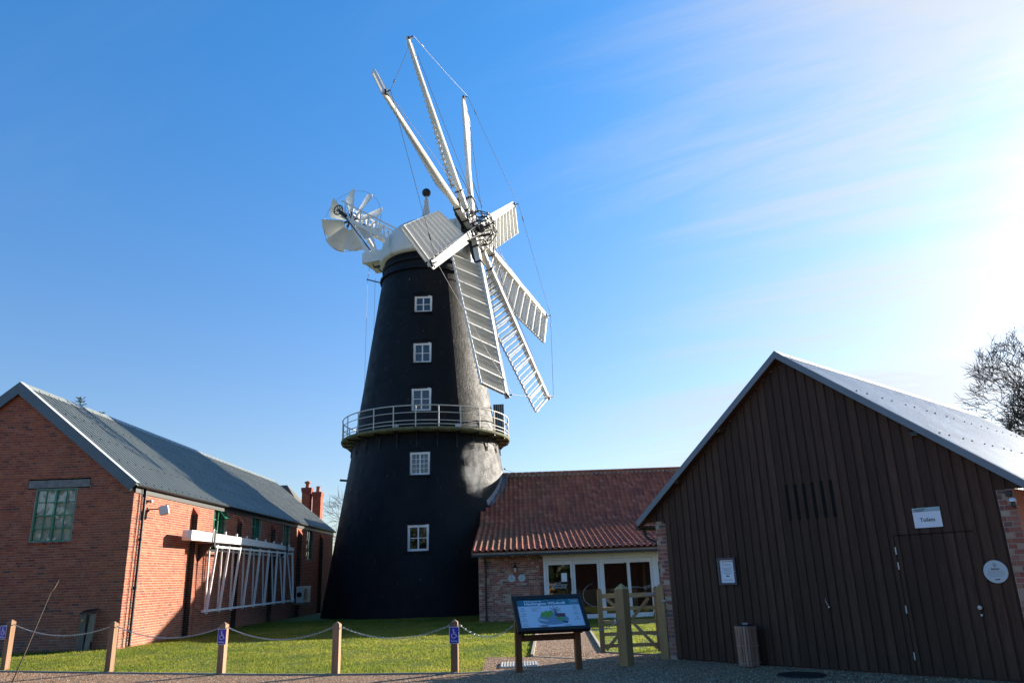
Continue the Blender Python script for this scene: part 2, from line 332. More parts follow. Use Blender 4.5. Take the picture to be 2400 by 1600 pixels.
def tile_mat():
    m = Mat('clay_pantile', 0.6, 0.28); r = m.rnd()
    c = m.ramp(r, [(0.0,(0.32,0.085,0.045)),(0.25,(0.36,0.10,0.052)),(0.5,(0.28,0.072,0.042)),(0.72,(0.41,0.13,0.07)),(0.94,(0.22,0.06,0.04))], 'CONSTANT')
    g = m.nd('ShaderNodeNewGeometry'); sp = m.nd('ShaderNodeSeparateXYZ'); m.L.new(g.outputs['Position'], sp.inputs[0])
    nw = m.nd('ShaderNodeTexNoise'); nw.inputs['Scale'].default_value = 0.8; nw.inputs['Detail'].default_value = 6; m.L.new(g.outputs['Position'], nw.inputs['Vector'])
    damp = m.mr(sp.outputs[0], -2.0, 3.5, 1.0, 0.12)        # moss where the roof stays damp beside the tower
    f = m.math('MULTIPLY', m.mr(nw.outputs['Fac'], 0.40, 0.62, 0.0, 0.5, True), damp)
    c = m.mix(f, c, (0.065, 0.085, 0.025)); m.color(c); m.bump(m.noise(30, 4), 0.3, 0.006); return m.m
M_tile = tile_mat()
def grass_mat(name, lift=1.0):
    m = Mat(name, 0.75, 0.25); g = m.nd('ShaderNodeNewGeometry')
    def nz(s, d=5):
        n = m.nd('ShaderNodeTexNoise'); n.inputs['Scale'].default_value = s; n.inputs['Detail'].default_value = d; m.L.new(g.outputs['Position'], n.inputs['Vector']); return n.outputs['Fac']
    a = m.nd('ShaderNodeAttribute', attribute_name='rnd')
    f = m.math('ADD', m.math('ADD', m.math('MULTIPLY', nz(0.45, 3), 0.45), m.math('MULTIPLY', nz(2.3), 0.35)), m.math('MULTIPLY', a.outputs['Fac'], 0.24))
    c = m.ramp(f, [(0.30, (0.065*lift, 0.105*lift, 0.018)), (0.50, (0.125*lift, 0.150*lift, 0.030)), (0.72, (0.24*lift, 0.215*lift, 0.062))])
    m.color(c); m.bump(nz(60, 3), 0.4, 0.03)
    if lift > 1:      # blades let light through
        tl = m.nd('ShaderNodeBsdfTranslucent'); m.L.new(c, tl.inputs[0]); mx = m.nd('ShaderNodeMixShader'); mx.inputs[0].default_value = 0.6
        m.L.new(m.b.outputs[0], mx.inputs[1]); m.L.new(tl.outputs[0], mx.inputs[2]); m.L.new(mx.outputs[0], m.N['Material Output'].inputs[0])
    return m.m
M_grass = grass_mat('grass_turf'); M_blade = grass_mat('grass_blade', 1.45)
def gravel_mat(name, stones):
    m = Mat(name, 0.8, 0.35); g = m.nd('ShaderNodeNewGeometry')
    a = m.nd('ShaderNodeAttribute', attribute_name='rnd')
    st = [(0.0,(0.12,0.06,0.03)),(0.2,(0.25,0.135,0.065)),(0.4,(0.37,0.205,0.105)),(0.6,(0.17,0.10,0.055)),(0.78,(0.50,0.32,0.18)),(0.93,(0.66,0.50,0.34))]
    if stones: m.color(m.ramp(a.outputs['Fac'], st, 'CONSTANT'))
    else:
        vo = m.nd('ShaderNodeTexVoronoi'); vo.inputs['Scale'].default_value = 48; m.L.new(g.outputs['Position'], vo.inputs['Vector'])
        sp = m.nd('ShaderNodeSeparateColor'); m.L.new(vo.outputs['Color'], sp.inputs[0]); c = m.ramp(sp.outputs[0], st, 'CONSTANT')
        c = m.mix(m.mr(vo.outputs['Distance'], 0.25, 0.6, 0.0, 0.55), c, (0.09, 0.06, 0.04)); m.color(c)
        m.bump(m.math('SUBTRACT', 1.0, vo.outputs['Distance']), 0.35, 0.015)
    return m.m
M_gravel = gravel_mat('pea_gravel', False); M_stone = gravel_mat('gravel_stone', True)
def panel(name, c, rough=0.35, spec=0.5): return simple(name, c, rough, spec, var=0.02)
M_signblue = panel('sign_blue', (0.055, 0.035, 0.36)); M_signwhite = panel('sign_white', (0.72, 0.74, 0.78)); M_ink = panel('dark_ink', (0.06, 0.05, 0.06))
M_teal = panel('teal_band', (0.035, 0.16, 0.20), 0.25); M_panelw = panel('panel_pale', (0.60, 0.66, 0.72), 0.25); M_mapgreen = panel('map_green', (0.14, 0.34, 0.04)); M_mapgrey = panel('map_grey_blue', (0.20, 0.28, 0.36))
M_mapred = panel('map_maroon', (0.16, 0.03, 0.04)); M_mapdark = panel('map_slate', (0.06, 0.09, 0.12)); M_red = panel('red_mark', (0.5, 0.02, 0.02)); M_grey = panel('grey_print', (0.28, 0.30, 0.31)); M_plaque = panel('plaque_pale', (0.45, 0.52, 0.53)); M_paleteal = panel('pale_teal', (0.30, 0.42, 0.42)); M_navy = panel('navy_frame', (0.03, 0.035, 0.055))
M_vinyl = panel('white_vinyl', (0.30, 0.34, 0.34))

def text(body, size, M, parent, mat, name='lettering', align='CENTER', bold=0.0, label=None, sx=1.0):
    cu = bpy.data.curves.new('t', 'FONT'); cu.body = body; cu.size = size; cu.align_x = align; cu.align_y = 'CENTER'; cu.offset = bold; cu.extrude = 0.0012; cu.resolution_u = 3
    t = bpy.data.objects.new('t', cu); COL.objects.link(t); bpy.context.view_layer.update()
    me = bpy.data.meshes.new_from_object(t.evaluated_get(bpy.context.evaluated_depsgraph_get())); bpy.data.objects.remove(t); bpy.data.curves.remove(cu)
    me.materials.clear(); me.materials.append(mat)
    if sx != 1.0: me.transform(Matrix.Diagonal((sx, 1, 1, 1)))
    return link(name, me, parent, label, M=M)
def frameM(o, X, Y):
    X = Vector(X).normalized(); Y = Vector(Y).normalized(); Z = X.cross(Y); o = Vector(o)
    return Matrix(((X.x, Y.x, Z.x, o.x), (X.y, Y.y, Z.y, o.y), (X.z, Y.z, Z.z, o.z), (0, 0, 0, 1)))

# brick coursing: gives runs of wall per course, then bricks of each run
def sub_iv(iv, cut):
    out = []
    for a, b in iv:
        if cut[1] <= a or cut[0] >= b: out.append((a, b)); continue
        if cut[0] > a: out.append((a, cut[0]))
        if cut[1] < b: out.append((cut[1], b))
    return out
def coursing(u0, u1, z0, z1, openings=(), rake=None, ch=0.075, bl=0.225, garden=3):
    res = []; runs = []; n = int(math.ceil((z1-z0)/ch))
    for k in range(n):
        za = z0+k*ch; zb = min(za+ch, z1); zm = (za+zb)/2; iv = [(u0, u1)]
        if rake: a, b = rake(zb); iv = [(max(u0, a), min(u1, b))]
        if iv[0][1]-iv[0][0] < 0.03: continue
        for (oa, ob, oz0, oz1) in openings:
            if oz0 < zm < oz1: iv = sub_iv(iv, (oa, ob))
        hdr = garden and k % (garden+1) == garden
        L = bl/2 if hdr else bl; off = (bl/4 if hdr else (0 if k % 2 else bl/2))
        for a, b in iv:
            runs.append((a, b, za, zb)); i = math.floor((a-off)/L)
            while True:
                p = max(a, off+i*L); q = min(b, off+(i+1)*L)
                if p >= b-1e-4: break
                if q-p > 0.02: res.append((p+0.0065, q-0.0065, za+0.0065, zb-0.0065))
                i += 1
    return res, runs
def brick_unit(mat):
    mb = MB(); mb.add([(-.5,0,-.5),(.5,0,-.5),(.5,0,.5),(-.5,0,.5),(-.5,-1,-.5),(.5,-1,-.5),(.5,-1,.5),(-.5,-1,.5)],
                      [(4,5,6,7),(0,1,5,4),(1,2,6,5),(2,3,7,6),(3,0,4,7)]); return mb.mesh('brick', mat)
def brick_wall(parent, o, U, bricks, runs, mat, mortar, budget, campos, wallname='wall', unit=None):
    """U horizontal unit direction, wall faces N = U x Z. bricks stand 6 mm proud of the mortar."""
    U = Vector(U).normalized(); N = U.cross(Vector((0,0,1))); o = Vector(o)
    mb = MB()
    for a, b, za, zb in runs: mb.add([o+U*a+Vector((0,0,za)), o+U*b+Vector((0,0,za)), o+U*b+Vector((0,0,zb)), o+U*a+Vector((0,0,zb))], [(0,1,2,3)])
    mb.build(wallname, mortar, parent, fix=False)
    def dist(b): p = o+U*((b[0]+b[1])/2)+Vector((0,0,(b[2]+b[3])/2)); return (p-campos).length*(1+max(0, 1-abs((p-campos).normalized().dot(N)))*1.0)
    full = sorted(bricks, key=dist); singles = full[:budget]; rest = full[budget:]
    for a, b, za, zb in singles:
        t = random.uniform(0.004, 0.009)
        ob = link('brick', unit, parent, M=Matrix.Translation(o+U*((a+b)/2)+Vector((0,0,(za+zb)/2))-N*0.012) @ frameM((0,0,0), U, -N) @ Matrix.Diagonal((b-a, 0.012+t, zb-za, 1)))
    if rest:
        mr_ = MB()
        for a, b, za, zb in rest:
            t = random.uniform(0.003, 0.009); q = [o+U*x+Vector((0,0,z)) for x, z in ((a,za),(b,za),(b,zb),(a,zb))]
            mr_.add([p+N*t for p in q]+[p-N*0.008 for p in q], [(0,1,2,3),(0,4,5,1),(1,5,6,2),(2,6,7,3),(3,7,4,0)], 0, random.random())
        mr_.build('brickwork', mat, parent, kind='stuff', fix=False)

CAMP = Vector((0, 0, 1.6))
# ================================================================ SETTING
g = MB(); g.add([(-900,-300,0),(900,-300,0),(900,2500,0),(-900,2500,0)], [(0,1,2,3)]); struct('ground', g, M_grass)
YARD = [(-40,28.2),(-11.28,17.54),(-4.97,15.2),(-3.4,14.75),(-1.2,14.35),(-.74,14.31),(-.77,17.0),(.176,16.78),(.40,23.1),(.8,29.5),(2.4,29.5),(1.96,23.0),(1.74,18.0),(1.706,17.11),(2.8,16.0),(3.4,15.9),(18,29),(60,29),(60,-60),(-40,-60)]
struct('gravel_yard', MB().flat(YARD, 0.006), M_gravel)
LAWN1 = [(-22,21.5),(-11.28,17.54),(-4.97,15.2),(-3.4,14.75),(-1.2,14.35),(-.74,14.31),(-.77,17.0),(.176,16.78),(.40,23.1),(.8,29.8),(-1.6,29.8),(-1.6,34.9),(-3,34.9),(-7,35.1),(-9.4,37.5),(-11.5,38),(-11.5,22.9),(-22,22.9)]
LAWN2 = [(2.4,29.8),(1.96,23.0),(1.74,18.0),(1.706,17.11),(2.8,16.0),(3.0,15.9),(10,22.4),(10,29.8)]
def inside(P, poly):
    x, y = P[:, 0], P[:, 1]; c = np.zeros(len(P), bool); n = len(poly)
    for i in range(n):
        x0, y0 = poly[i]; x1, y1 = poly[(i+1) % n]
        with np.errstate(divide='ignore', invalid='ignore'):
            c ^= ((y0 > y) != (y1 > y)) & (x < (x1-x0)*(y-y0)/(y1-y0+1e-12)+x0)
    return c
def soup(name, V, F, rnd, mat):
    me = bpy.data.meshes.new(name); nf = len(F); me.vertices.add(len(V)); me.vertices.foreach_set('co', V.ravel())
    me.loops.add(nf*3); me.loops.foreach_set('vertex_index', F.ravel().astype(np.int32)); me.polygons.add(nf); me.polygons.foreach_set('loop_start', np.arange(0, nf*3, 3, dtype=np.int32))
    me.materials.append(mat); at = me.attributes.new('rnd', 'FLOAT', 'FACE'); at.data.foreach_set('value', rnd.astype(np.float32)); me.update(calc_edges=True)
    return link(name, me, kind='stuff')
def scatter(n, box_, poly, power=1.6):
    P = np.column_stack([rng.uniform(box_[0], box_[2], n), box_[1]+(box_[3]-box_[1])*rng.random(n)**power]); return P[inside(P, poly)]
P = np.vstack([scatter(300000, (-14, 14.2, .9, 36), LAWN1, 1.7), scatter(60000, (1.6, 15.8, 8, 30), LAWN2, 1.3)])
n = len(P); h = rng.uniform(.010, .032, n)*(1+.55*np.sin(P[:, 0]*3.1+1.7*np.sin(P[:, 1]*.9))*np.sin(P[:, 1]*2.3+np.sin(P[:, 0]*1.3)))*rng.choice([1,1,1,1.6], n); a = rng.uniform(0, math.pi, n); w = rng.uniform(.004, .009, n)*(1+(P[:, 1]-14)/14)
ln = rng.normal(0, .018, (n, 2)); V = np.zeros((n, 3, 3)); V[:, 0, :2] = P-np.column_stack([np.cos(a), np.sin(a)])*w[:, None]; V[:, 1, :2] = P+np.column_stack([np.cos(a), np.sin(a)])*w[:, None]
V[:, 2, :2] = P+ln; V[:, 2, 2] = h
soup('grass', V.reshape(-1, 3), np.arange(n*3).reshape(-1, 3), rng.random(n), M_blade)['label'] = 'short sunlit lawn grass between the brick shed and the gravel'
P = np.vstack([scatter(95000, (-13, 11.3, 8, 17.5), YARD, 1.0), scatter(9000, (0, 16.5, 2.5, 26), YARD, 1.2)])
n = len(P); s = rng.uniform(.006, .017, n); a = rng.uniform(0, 6.28, n); V = np.zeros((n, 5, 3))
for k in range(4):
    rr = s*rng.uniform(.7, 1.3, n); V[:, k, 0] = P[:, 0]+np.cos(a+k*1.571)*rr; V[:, k, 1] = P[:, 1]+np.sin(a+k*1.571)*rr; V[:, k, 2] = .006
V[:, 4, :2] = P+rng.normal(0, .003, (n, 2)); V[:, 4, 2] = .006+s*rng.uniform(.3, .7, n)
b = (np.arange(n)*5)[:, None]; Fc = np.stack([b+np.array([[0, 1, 4]]), b+np.array([[1, 2, 4]]), b+np.array([[2, 3, 4]]), b+np.array([[3, 0, 4]])], 1).reshape(-1, 3)
soup('gravel', V.reshape(-1, 3), Fc, np.repeat(rng.random(n), 4), M_stone)['label'] = 'loose brown pea gravel stones on the yard and path'
# edging boards between lawn and gravel: each length its own board
EM = link('edging', None, kind='structure')
for a, b, wd, hh in [((-40,28.2),(-11.28,17.54),.03,.03),((-11.28,17.54),(-8.2,16.39),.03,.03),((-8.2,16.39),(-4.97,15.2),.03,.03),((-4.97,15.2),(-3.4,14.75),.03,.03),((-3.4,14.75),(-1.2,14.35),.03,.03),((-1.2,14.35),(1.2,14.42),.03,.02),((.19,16.8),(.41,23.1),.06,.05),((.41,23.1),(.79,29.5),.06,.05),((1.95,23.0),(1.73,18.0),.06,.05),((2.39,29.5),(1.95,23.0),.06,.05),((1.73,18.0),(1.70,17.1),.06,.05),((1.70,17.11),(2.8,16.02),.03,.03),((.19,16.8),(2.2,15.15),.03,.016)]:
    MB().bar((a[0], a[1], hh/2+.004), (b[0], b[1], hh/2+.004), wd, hh).build('edging_board', M_edge, EM)

# ================================================================ WINDMILL
A = Vector((-4.75, 40.0, 0))
mill = thing('windmill', 'tall black tarred brick tower windmill with white cap, eight white sails and fantail', 'windmill', A)
PROF = [(5.15,0),(4.8,2.1),(4.45,4.3),(4.02,7.0),(3.77,8.6),(3.36,11.3),(2.87,14.8),(2.40,18.1)]
def RT(z): return float(np.interp(z, [p[1] for p in PROF], [p[0] for p in PROF]))
WINS = [(15.39,.90,.92,2,2,1),(12.61,1.06,.92,2,2,1),(10.09,1.16,.98,2,3,1),(6.87,1.10,.96,4,4,0),(3.41,1.16,.98,2,2,1)]
WX = 0.16
tw = MB(); rings = []
zs = sorted(set([round(i*18.1/46, 3) for i in range(47)])); tw.lathe([(RT(z), z) for z in zs], n=128)
tme = tw.mesh('tower', M_tar); tw.fix(tme); tower = link('tower', tme, mill)
cut = MB()
for z, h, w, nx, ny, arch in WINS:
    yf = -math.sqrt(RT(z+h/2)**2-WX**2)
    cut.box((WX-w/2, yf-1.2, z-h/2), (WX+w/2, yf+0.34, z+h/2-(0.0)), 0)
cme = cut.mesh('cutter', M_tar); cut.fix(cme); cuto = link('cutter', cme, mill)
md = tower.modifiers.new('b', 'BOOLEAN'); md.operation = 'DIFFERENCE'; md.object = cuto; md.solver = 'EXACT'
bpy.context.view_layer.update()
nm = bpy.data.meshes.new_from_object(tower.evaluated_get(bpy.context.evaluated_depsgraph_get())); tower.modifiers.clear(); tower.data = nm; nm.name = 'tower'
bpy.data.objects.remove(cuto)
for p in nm.polygons: p.use_smooth = abs(p.normal.z) < 0.35 and len(p.vertices) < 5 and False
# curb, string bands
MB().lathe([(2.40,18.1),(2.48,18.12),(2.48,18.32),(2.36,18.36),(2.36,19.3),(0.2,19.3)], n=64).build('curb', M_tar, mill)
MB().lathe([(2.60,17.55),(2.60,17.66),(2.46,17.66),(2.46,17.55),(2.60,17.55)], n=64, cap=False).build('string_course', M_tar, mill)
def yfront(z): return -math.sqrt(RT(z)**2-WX**2)
for z, h, w, nx, ny, arch in WINS:
    yf = yfront(z+h/2)+0.03; fr = MB(); fw_ = .105; x0, x1 = WX-w/2, WX+w/2; z0, z1 = z-h/2, z+h/2
    fr.box((x0, yf, z0), (x0+fw_, yf+.07, z1)); fr.box((x1-fw_, yf, z0), (x1, yf+.07, z1)); fr.box((x0+fw_, yf+.002, z0), (x1-fw_, yf+.068, z0+fw_))
    fr.box((x0+fw_, yf+.002, z1-fw_), (x1-fw_, yf+.068, z1))
    if arch: fr.prism([(x0, z1-.001)]+[(x0+w*i/10, z1+.09*math.sin(math.pi*i/10)) for i in range(11)]+[(x1, z1-.001)], (0, .05, 0), (0, yf+.005, 0))
    fo = fr.build('window', M_white2, mill)
    ix0, ix1, iz0, iz1 = x0+fw_, x1-fw_, z0+fw_, z1-fw_
    mid = (ix0+ix1)/2
    gb = MB(); gb.box((mid-.03, yf+.012, iz0), (mid+.03, yf+.062, iz1))
    for i in range(1, nx):
        if nx == 4 and i != 2: xx = ix0+(ix1-ix0)*i/nx; gb.box((xx-.010, yf+.022, iz0), (xx+.010, yf+.052, iz1))
    for j in range(1, ny):
        zz = iz0+(iz1-iz0)*j/ny if ny != 3 else iz0+(iz1-iz0)*(0.56 if j == 2 else .22); t = .010 if nx == 4 else .016
        gb.box((ix0, yf+.020, zz-t), (mid-.03, yf+.054, zz+t)); gb.box((mid+.03, yf+.020, zz-t), (ix1, yf+.054, zz+t))
    gb.build('glazing_bar', M_white2, fo)
    for j in range(2):
        xa, xb = (ix0, mid) if j == 0 else (mid, ix1)
        MB().add([(xa, yf+.038, iz0), (xb, yf+.038, iz0), (xb, yf+.040, iz1), (xa, yf+.040, iz1)], [(0,1,2,3)]).build('pane', M_glass, fo, fix=False)
    MB().box((x0, yf+.3, z0), (x1, yf+.31, z1)).build('dark_reveal', M_dark, fo)
    MB().box((x0-.1, yfront(z0)-.05, z0-.09), (x1+.06, yfront(z0)+.1, z0-.02)).build('sill', M_tar, fo)
    # relieving arch of tarred bricks standing a little proud
    ar = MB(); zc = z1+.12
    for i in range(14):
        t0, t1 = -1+2*i/14, -1+2*(i+1)/14; hh = lambda t: .10*(1-t*t)
        pts = []
        for t, dz in ((t0,0),(t1,0),(t1,.11),(t0,.11)):
            xx = WX+t*(w/2+.13); zz = zc+hh(t)+dz; pts.append((xx, zz))
        ar.add([(p[0], -math.sqrt(RT(p[1])**2-p[0]**2)-.03, p[1]) for p in pts]+[(p[0], -math.sqrt(RT(p[1])**2-p[0]**2)+.05, p[1]) for p in pts], [(0,1,2,3),(0,4,5,1),(1,5,6,2),(2,6,7,3),(3,7,4,0)])
    ar.build('arch', M_tar, mill)
# gallery
ZG, RG = 8.52, 4.43; VA = math.atan2(-40, 4.75)
def ga(th): t = VA+R(th); return math.cos(t), math.sin(t)
gal = MB().lathe([(3.70,ZG-.08),(RG,ZG-.08),(RG+.02,ZG-.03),(RG+.02,ZG+.03),(RG,ZG+.06),(3.70,ZG+.06)], n=100, cap=False).build('gallery_deck', simple('mossy_deck_timber', (0.13,0.13,0.07), 0.9, 0.2, var=0.4, scale=6), mill)
for k in range(25):
    c, s_ = ga(-6.7+14.4*k)
    MB().tube((c*(RG-.04), s_*(RG-.04), ZG+.05), (c*(RG-.04), s_*(RG-.04), ZG+1.12), .028, n=8).build('railing_post', M_cream, mill)
    bk = MB(); P0 = lambda r_, z: (c*r_, s_*r_, z)
    bk.bar(P0(3.7, ZG-.11), P0(RG-.02, ZG-.11), .05, .06)
    bk.poly([P0(RG-.1, ZG-.14), P0(4.15, ZG-.22), P0(3.95, ZG-.42), P0(RT(7.8)-.02, ZG-.80)], .022, 6)
    bk.bar(P0(RT(8.0)+.02, ZG-.12), P0(RT(7.6)+.02, ZG-.85), .04, .04)
    bk.build('bracket', M_iron, mill)
for f, rr in ((1.10,.030),(.76,.020),(.37,.020),(.19,.020)):
    pts = [(ga(360*i/100)[0]*(RG-.04), ga(360*i/100)[1]*(RG-.04), ZG+f) for i in range(101)]
    MB().poly(pts, rr, 6).build('rail', M_cream, mill)
# tarred timber door leaf standing open on the gallery, right flank
c, s_ = ga(82); dm = MB(); tx, ty = -s_, c
for i in range(5):
    d0 = RT(9.3)-.05+i*.115; dm.bar((c*(d0+.055)+tx*.02, s_*(d0+.055)+ty*.02, ZG+.1), (c*(d0+.055)+tx*.02, s_*(d0+.055)+ty*.02, ZG+1.95), .108, .05, up=(tx, ty, 0))
dm.build('gallery_door', simple('tarred_door', (0.05,0.05,0.05), 0.7, var=0.4), mill)
for th, zz in ((-21, .12), (22, .1)):
    c, s_ = ga(th); MB().cbox((c*4.1, s_*4.1, ZG+.06+zz), (.26, .2, .14)).bar((c*4.1, s_*4.1, ZG+.3), (c*4.1, s_*4.1, ZG+.06), .05, .05).build('gallery_floodlight', M_galv, mill, bevel=.01)
MB().bar((-4.0, -.4, 6.62), (-4.45, -.42, 6.66), .12, .10).build('iron_stub', M_iron, mill)
# cap
capprof = [(2.30,18.62),(2.60,18.66),(2.62,18.80),(2.60,19.2),(2.52,19.65),(2.34,20.08),(2.10,20.44),(1.78,20.76),(1.42,21.01),(1.02,21.21),(.68,21.35),(.46,21.49),(.32,21.70),(.22,22.05),(.15,22.5),(.10,22.72),(.10,22.95),(.06,23.2)]
MB().lathe(capprof, n=96).build('cap', M_cap, mill)
MB().lathe([(.07,22.70),(.15,22.76),(.15,22.82),(.07,22.88)], n=20).build('finial_collar', M_white, mill)
MB().lathe([(.26*math.sin(t), 23.39-.26*math.cos(t)) for t in np.linspace(.05, math.pi-.05, 14)], n=24).build('finial_ball', M_black, mill)
NH = Vector((math.sin(R(70.6)), -math.cos(R(70.6)), 0)); SH = Vector((-math.cos(R(70.6)), -math.sin(R(70.6)), 0))  # SH: flank towards the camera
def mp(a, s, z): return NH*a+SH*s+Vector((0, 0, z))
def mbox(mb, a0, a1, s0, s1, z0, z1):
    M = frameM((0,0,0), NH, -SH); return mb.box((a0, -s1, z0), (a1, -s0, z1), M=M)
breast = MB(); mbox(breast, 1.3, 2.55, -.85, .85, 18.75, 20.9); breast.build('cap_breast', M_cap, mill)
tb = MB(); mbox(tb, -3.72, -1.9, .62, .86, 19.2, 19.86); mbox(tb, -3.72, -1.9, -.86, -.62, 19.2, 19.86); mbox(tb, -3.70, -1.9, -.615, .615, 19.24, 19.80); tb.build('tail_beam', M_white, mill, bevel=.01)
# fan stage
FA, FZ = -5.0, 22.55
for s in (.75, -.75):
    MB().bar(mp(-5.25, s, FZ+.05), mp(-1.95, s, 20.35), .12, .20).build('stage_beam', M_white2, mill)
    MB().bar(mp(-5.3, s, 23.62), mp(-1.6, s, 21.05), .07, .09).build('stage_handrail', M_white2, mill)
    MB().bar(mp(-4.85, s, FZ-.1), mp(-3.35, s, 19.8), .16, .16, w1=.24, h1=.24).build('stage_leg', M_white2, mill)
    MB().bar(mp(-3.3, s, 21.3), mp(-2.85, s, 19.85), .10, .10).build('stage_leg', M_white2, mill)
    br = MB(); N_ = 5
    for k in range(N_+1):
        t = k/N_*.86+.02; a = -5.1+3.1*t; zb = FZ+(20.35-FZ)*t; zt = 23.55-2.45*t+.02
        br.bar(mp(a, s, zb), mp(a, s, zt), .08, .08)
        if k < N_:
            t2 = (k+1)/N_*.86+.02; br.bar(mp(a, s, zb+.05), mp(-5.1+3.1*t2, s, 23.55-2.45*t2-.02), .045, .045)
            br.bar(mp(a, s, zt), mp(-5.1+3.1*t2, s, FZ+(20.35-FZ)*t2), .03, .03)
    br.build('stage_bracing', M_white2, mill)
for k in range(5):
    t = .1+.2*k; MB().bar(mp(-5.1+3.1*t, -.75, FZ+(20.35-FZ)*t), mp(-5.1+3.1*t, .75, FZ+(20.35-FZ)*t), .08, .06).build('stage_cross_bar', M_white2, mill)
MB().tube(mp(FA, .85, FZ), mp(FA, -.85, FZ), .05).build('fan_shaft', M_iron, mill)
hub = MB().tube(mp(FA, .16, FZ), mp(FA, -.16, FZ), .26, n=16)
for k in range(8):
    a = R(5+45*k); hub.tube(mp(FA+math.cos(a)*.2, .1, FZ+math.sin(a)*.2), mp(FA+math.cos(a)*.5, .1, FZ+math.sin(a)*.5), .05)
fan = hub.build('fantail', M_iron, mill)
for k in range(8):
    a = R(6+45*k); rad = NH*math.cos(a)+Vector((0,0,math.sin(a))); tan = -NH*math.sin(a)+Vector((0,0,math.cos(a)))
    ch = tan*math.cos(R(36))-SH*math.sin(R(36)); nn = rad.cross(ch).normalized(); c0 = mp(FA, 0, FZ)
    o0 = [c0+rad*.58-ch*.22, c0+rad*1.88-ch*.66, c0+rad*2.02-ch*.22, c0+rad*2.03+ch*.22, c0+rad*1.88+ch*.66, c0+rad*.58+ch*.22]
    bl = MB(); bl.add([p+nn*.018 for p in o0]+[p-nn*.018 for p in o0], [tuple(range(6)), tuple(range(11, 5, -1))]+[(i, (i+1) % 6, (i+1) % 6+6, i+6) for i in range(6)])
    bl.bar(c0+rad*.3-nn*.05, c0+rad*1.95-nn*.05, .09, .07, up=tuple(nn))
    for q in (-.22, .22): bl.bar(c0+rad*.75+ch*q*.5-nn*.022, c0+rad*1.9+ch*q-nn*.022, .012, .012)
    bl.build('fan_blade', M_white, fan)
rim = [mp(FA+1.99*math.cos(t), .02, FZ+1.99*math.sin(t)) for t in np.linspace(0, 2*math.pi, 49)]
MB().poly(rim, .010, 4).build('fan_rim_wire', M_wire, fan)
hw = MB(); wc = mp(-5.42, .92, 22.95)
ring = [wc+NH*.30*math.cos(t)+Vector((0,0,.30*math.sin(t))) for t in np.linspace(0, 2*math.pi, 25)]; hw.poly(ring, .035, 6)
for k in range(4): a = R(45*k+20); hw.tube(wc-NH*.3*math.cos(a)-Vector((0,0,.3*math.sin(a))), wc+NH*.3*math.cos(a)+Vector((0,0,.3*math.sin(a))), .02, n=6)
hw.tube(wc, wc-SH*.25, .06); hw.tube(mp(-5.3, .85, 22.8), mp(-4.9, .85, 22.45), .12, n=10)
hw.build('hand_wheel', M_iron, mill)
gr = MB().tube(mp(-5.15, .88, 22.7), mp(-3.2, .80, 19.95), .035); gr.tube(mp(-4.65, .6, 22.35), mp(-4.65, .25, 22.35), .22, n=12); gr.tube(mp(-4.8, .5, 22.75), mp(-4.8, .2, 22.75), .16, n=12); gr.tube(mp(-2.3, .5, 20.25), mp(-2.3, .3, 20.25), .2, n=12); gr.tube(mp(-4.1, .2, 22.0), mp(-4.1, -.1, 22.0), .12, n=12)
gr.build('fan_gearing', M_iron, mill)
ur = MB(); ur.bar(mp(-3.2, .5, 19.2), mp(-3.1, .5, 18.95), .06, .06); ur.bar(mp(-3.1, .5, 18.98), mp(-2.35, .6, 18.95), .12, .10); ur.bar(mp(-2.9, .5, 18.95), mp(-2.3, .4, 18.25), .06, .06)
ur.tube(mp(-3.55, .55, 18.28), mp(-2.2, .55, 17.75), .035); ur.tube(mp(-2.4, .5, 19.2), mp(-2.4, .5, 18.9), .04); ur.build('striking_lever', M_iron, mill)
MB().bar(mp(-2.42, .3, 18.5), mp(-2.42, .3, 17.6), .10, .08).build('pale_board', M_white, mill)
for a in (-3.5, -3.0): MB().tube(mp(a, .55, 18.25), mp(a-.05, .55, 9.0), .007, n=4).build('control_rope', M_wire, mill)
MB().tube(mp(-3.5, .55, 18.28), mp(-3.4, .5, 19.2), .01, n=4).build('control_rope', M_wire, mill)
# sails
AZ, EL = R(70.594), R(10.395)
nn = Vector((math.sin(AZ)*math.cos(EL), -math.cos(AZ)*math.cos(EL), math.sin(EL)))
uu = Vector((0,0,1)).cross(nn).normalized(); vv = nn.cross(uu)
HB = NH*3.46+Vector((0,0,20.43)); HUB = HB-nn*.55; RS = 10.80; CH = 1.97
MB().tube(HUB-nn*2.4, HUB+nn*.30, .30, .26, n=20).build('windshaft', M_iron, mill)
cone = math.atan2(.55, RS)
SAILM = []
for i in range(8):
    t = R(168.871)-i*math.pi/4; rad = uu*math.cos(t)+vv*math.sin(t); tan = uu*math.sin(t)-vv*math.cos(t)
    X = rad*math.cos(cone)+nn*math.sin(cone); Y = -tan; SAILM.append(frameM(HUB, X, Y))
def tw_(x): return R(15+11*(1-(x-2.6)/8.1))
def sp(x, c, d=0.0):       # point on sail: c along chord (towards trailing edge), d in front of the sail surface
    t = tw_(x); return Vector((x, -c*math.cos(t)-d*math.sin(t)*-1*-1 if False else -c*math.cos(t)+d*math.sin(t)*-1, -c*math.sin(t)+d*math.cos(t)))
X0, X1 = 2.6, 10.72; PITCH = (X1-X0)/27
wh = MB(); wh.bar((.35,0,0), (2.9,0,0), .36, .34, up=(0,0,1), w1=.30, h1=.28); wh.bar((2.9,0,0), (RS+.08,0,0), .30, .28, w1=.15, h1=.13)
whip_me = wh.mesh('sail', M_white); wh.fix(whip_me)
fr = MB()
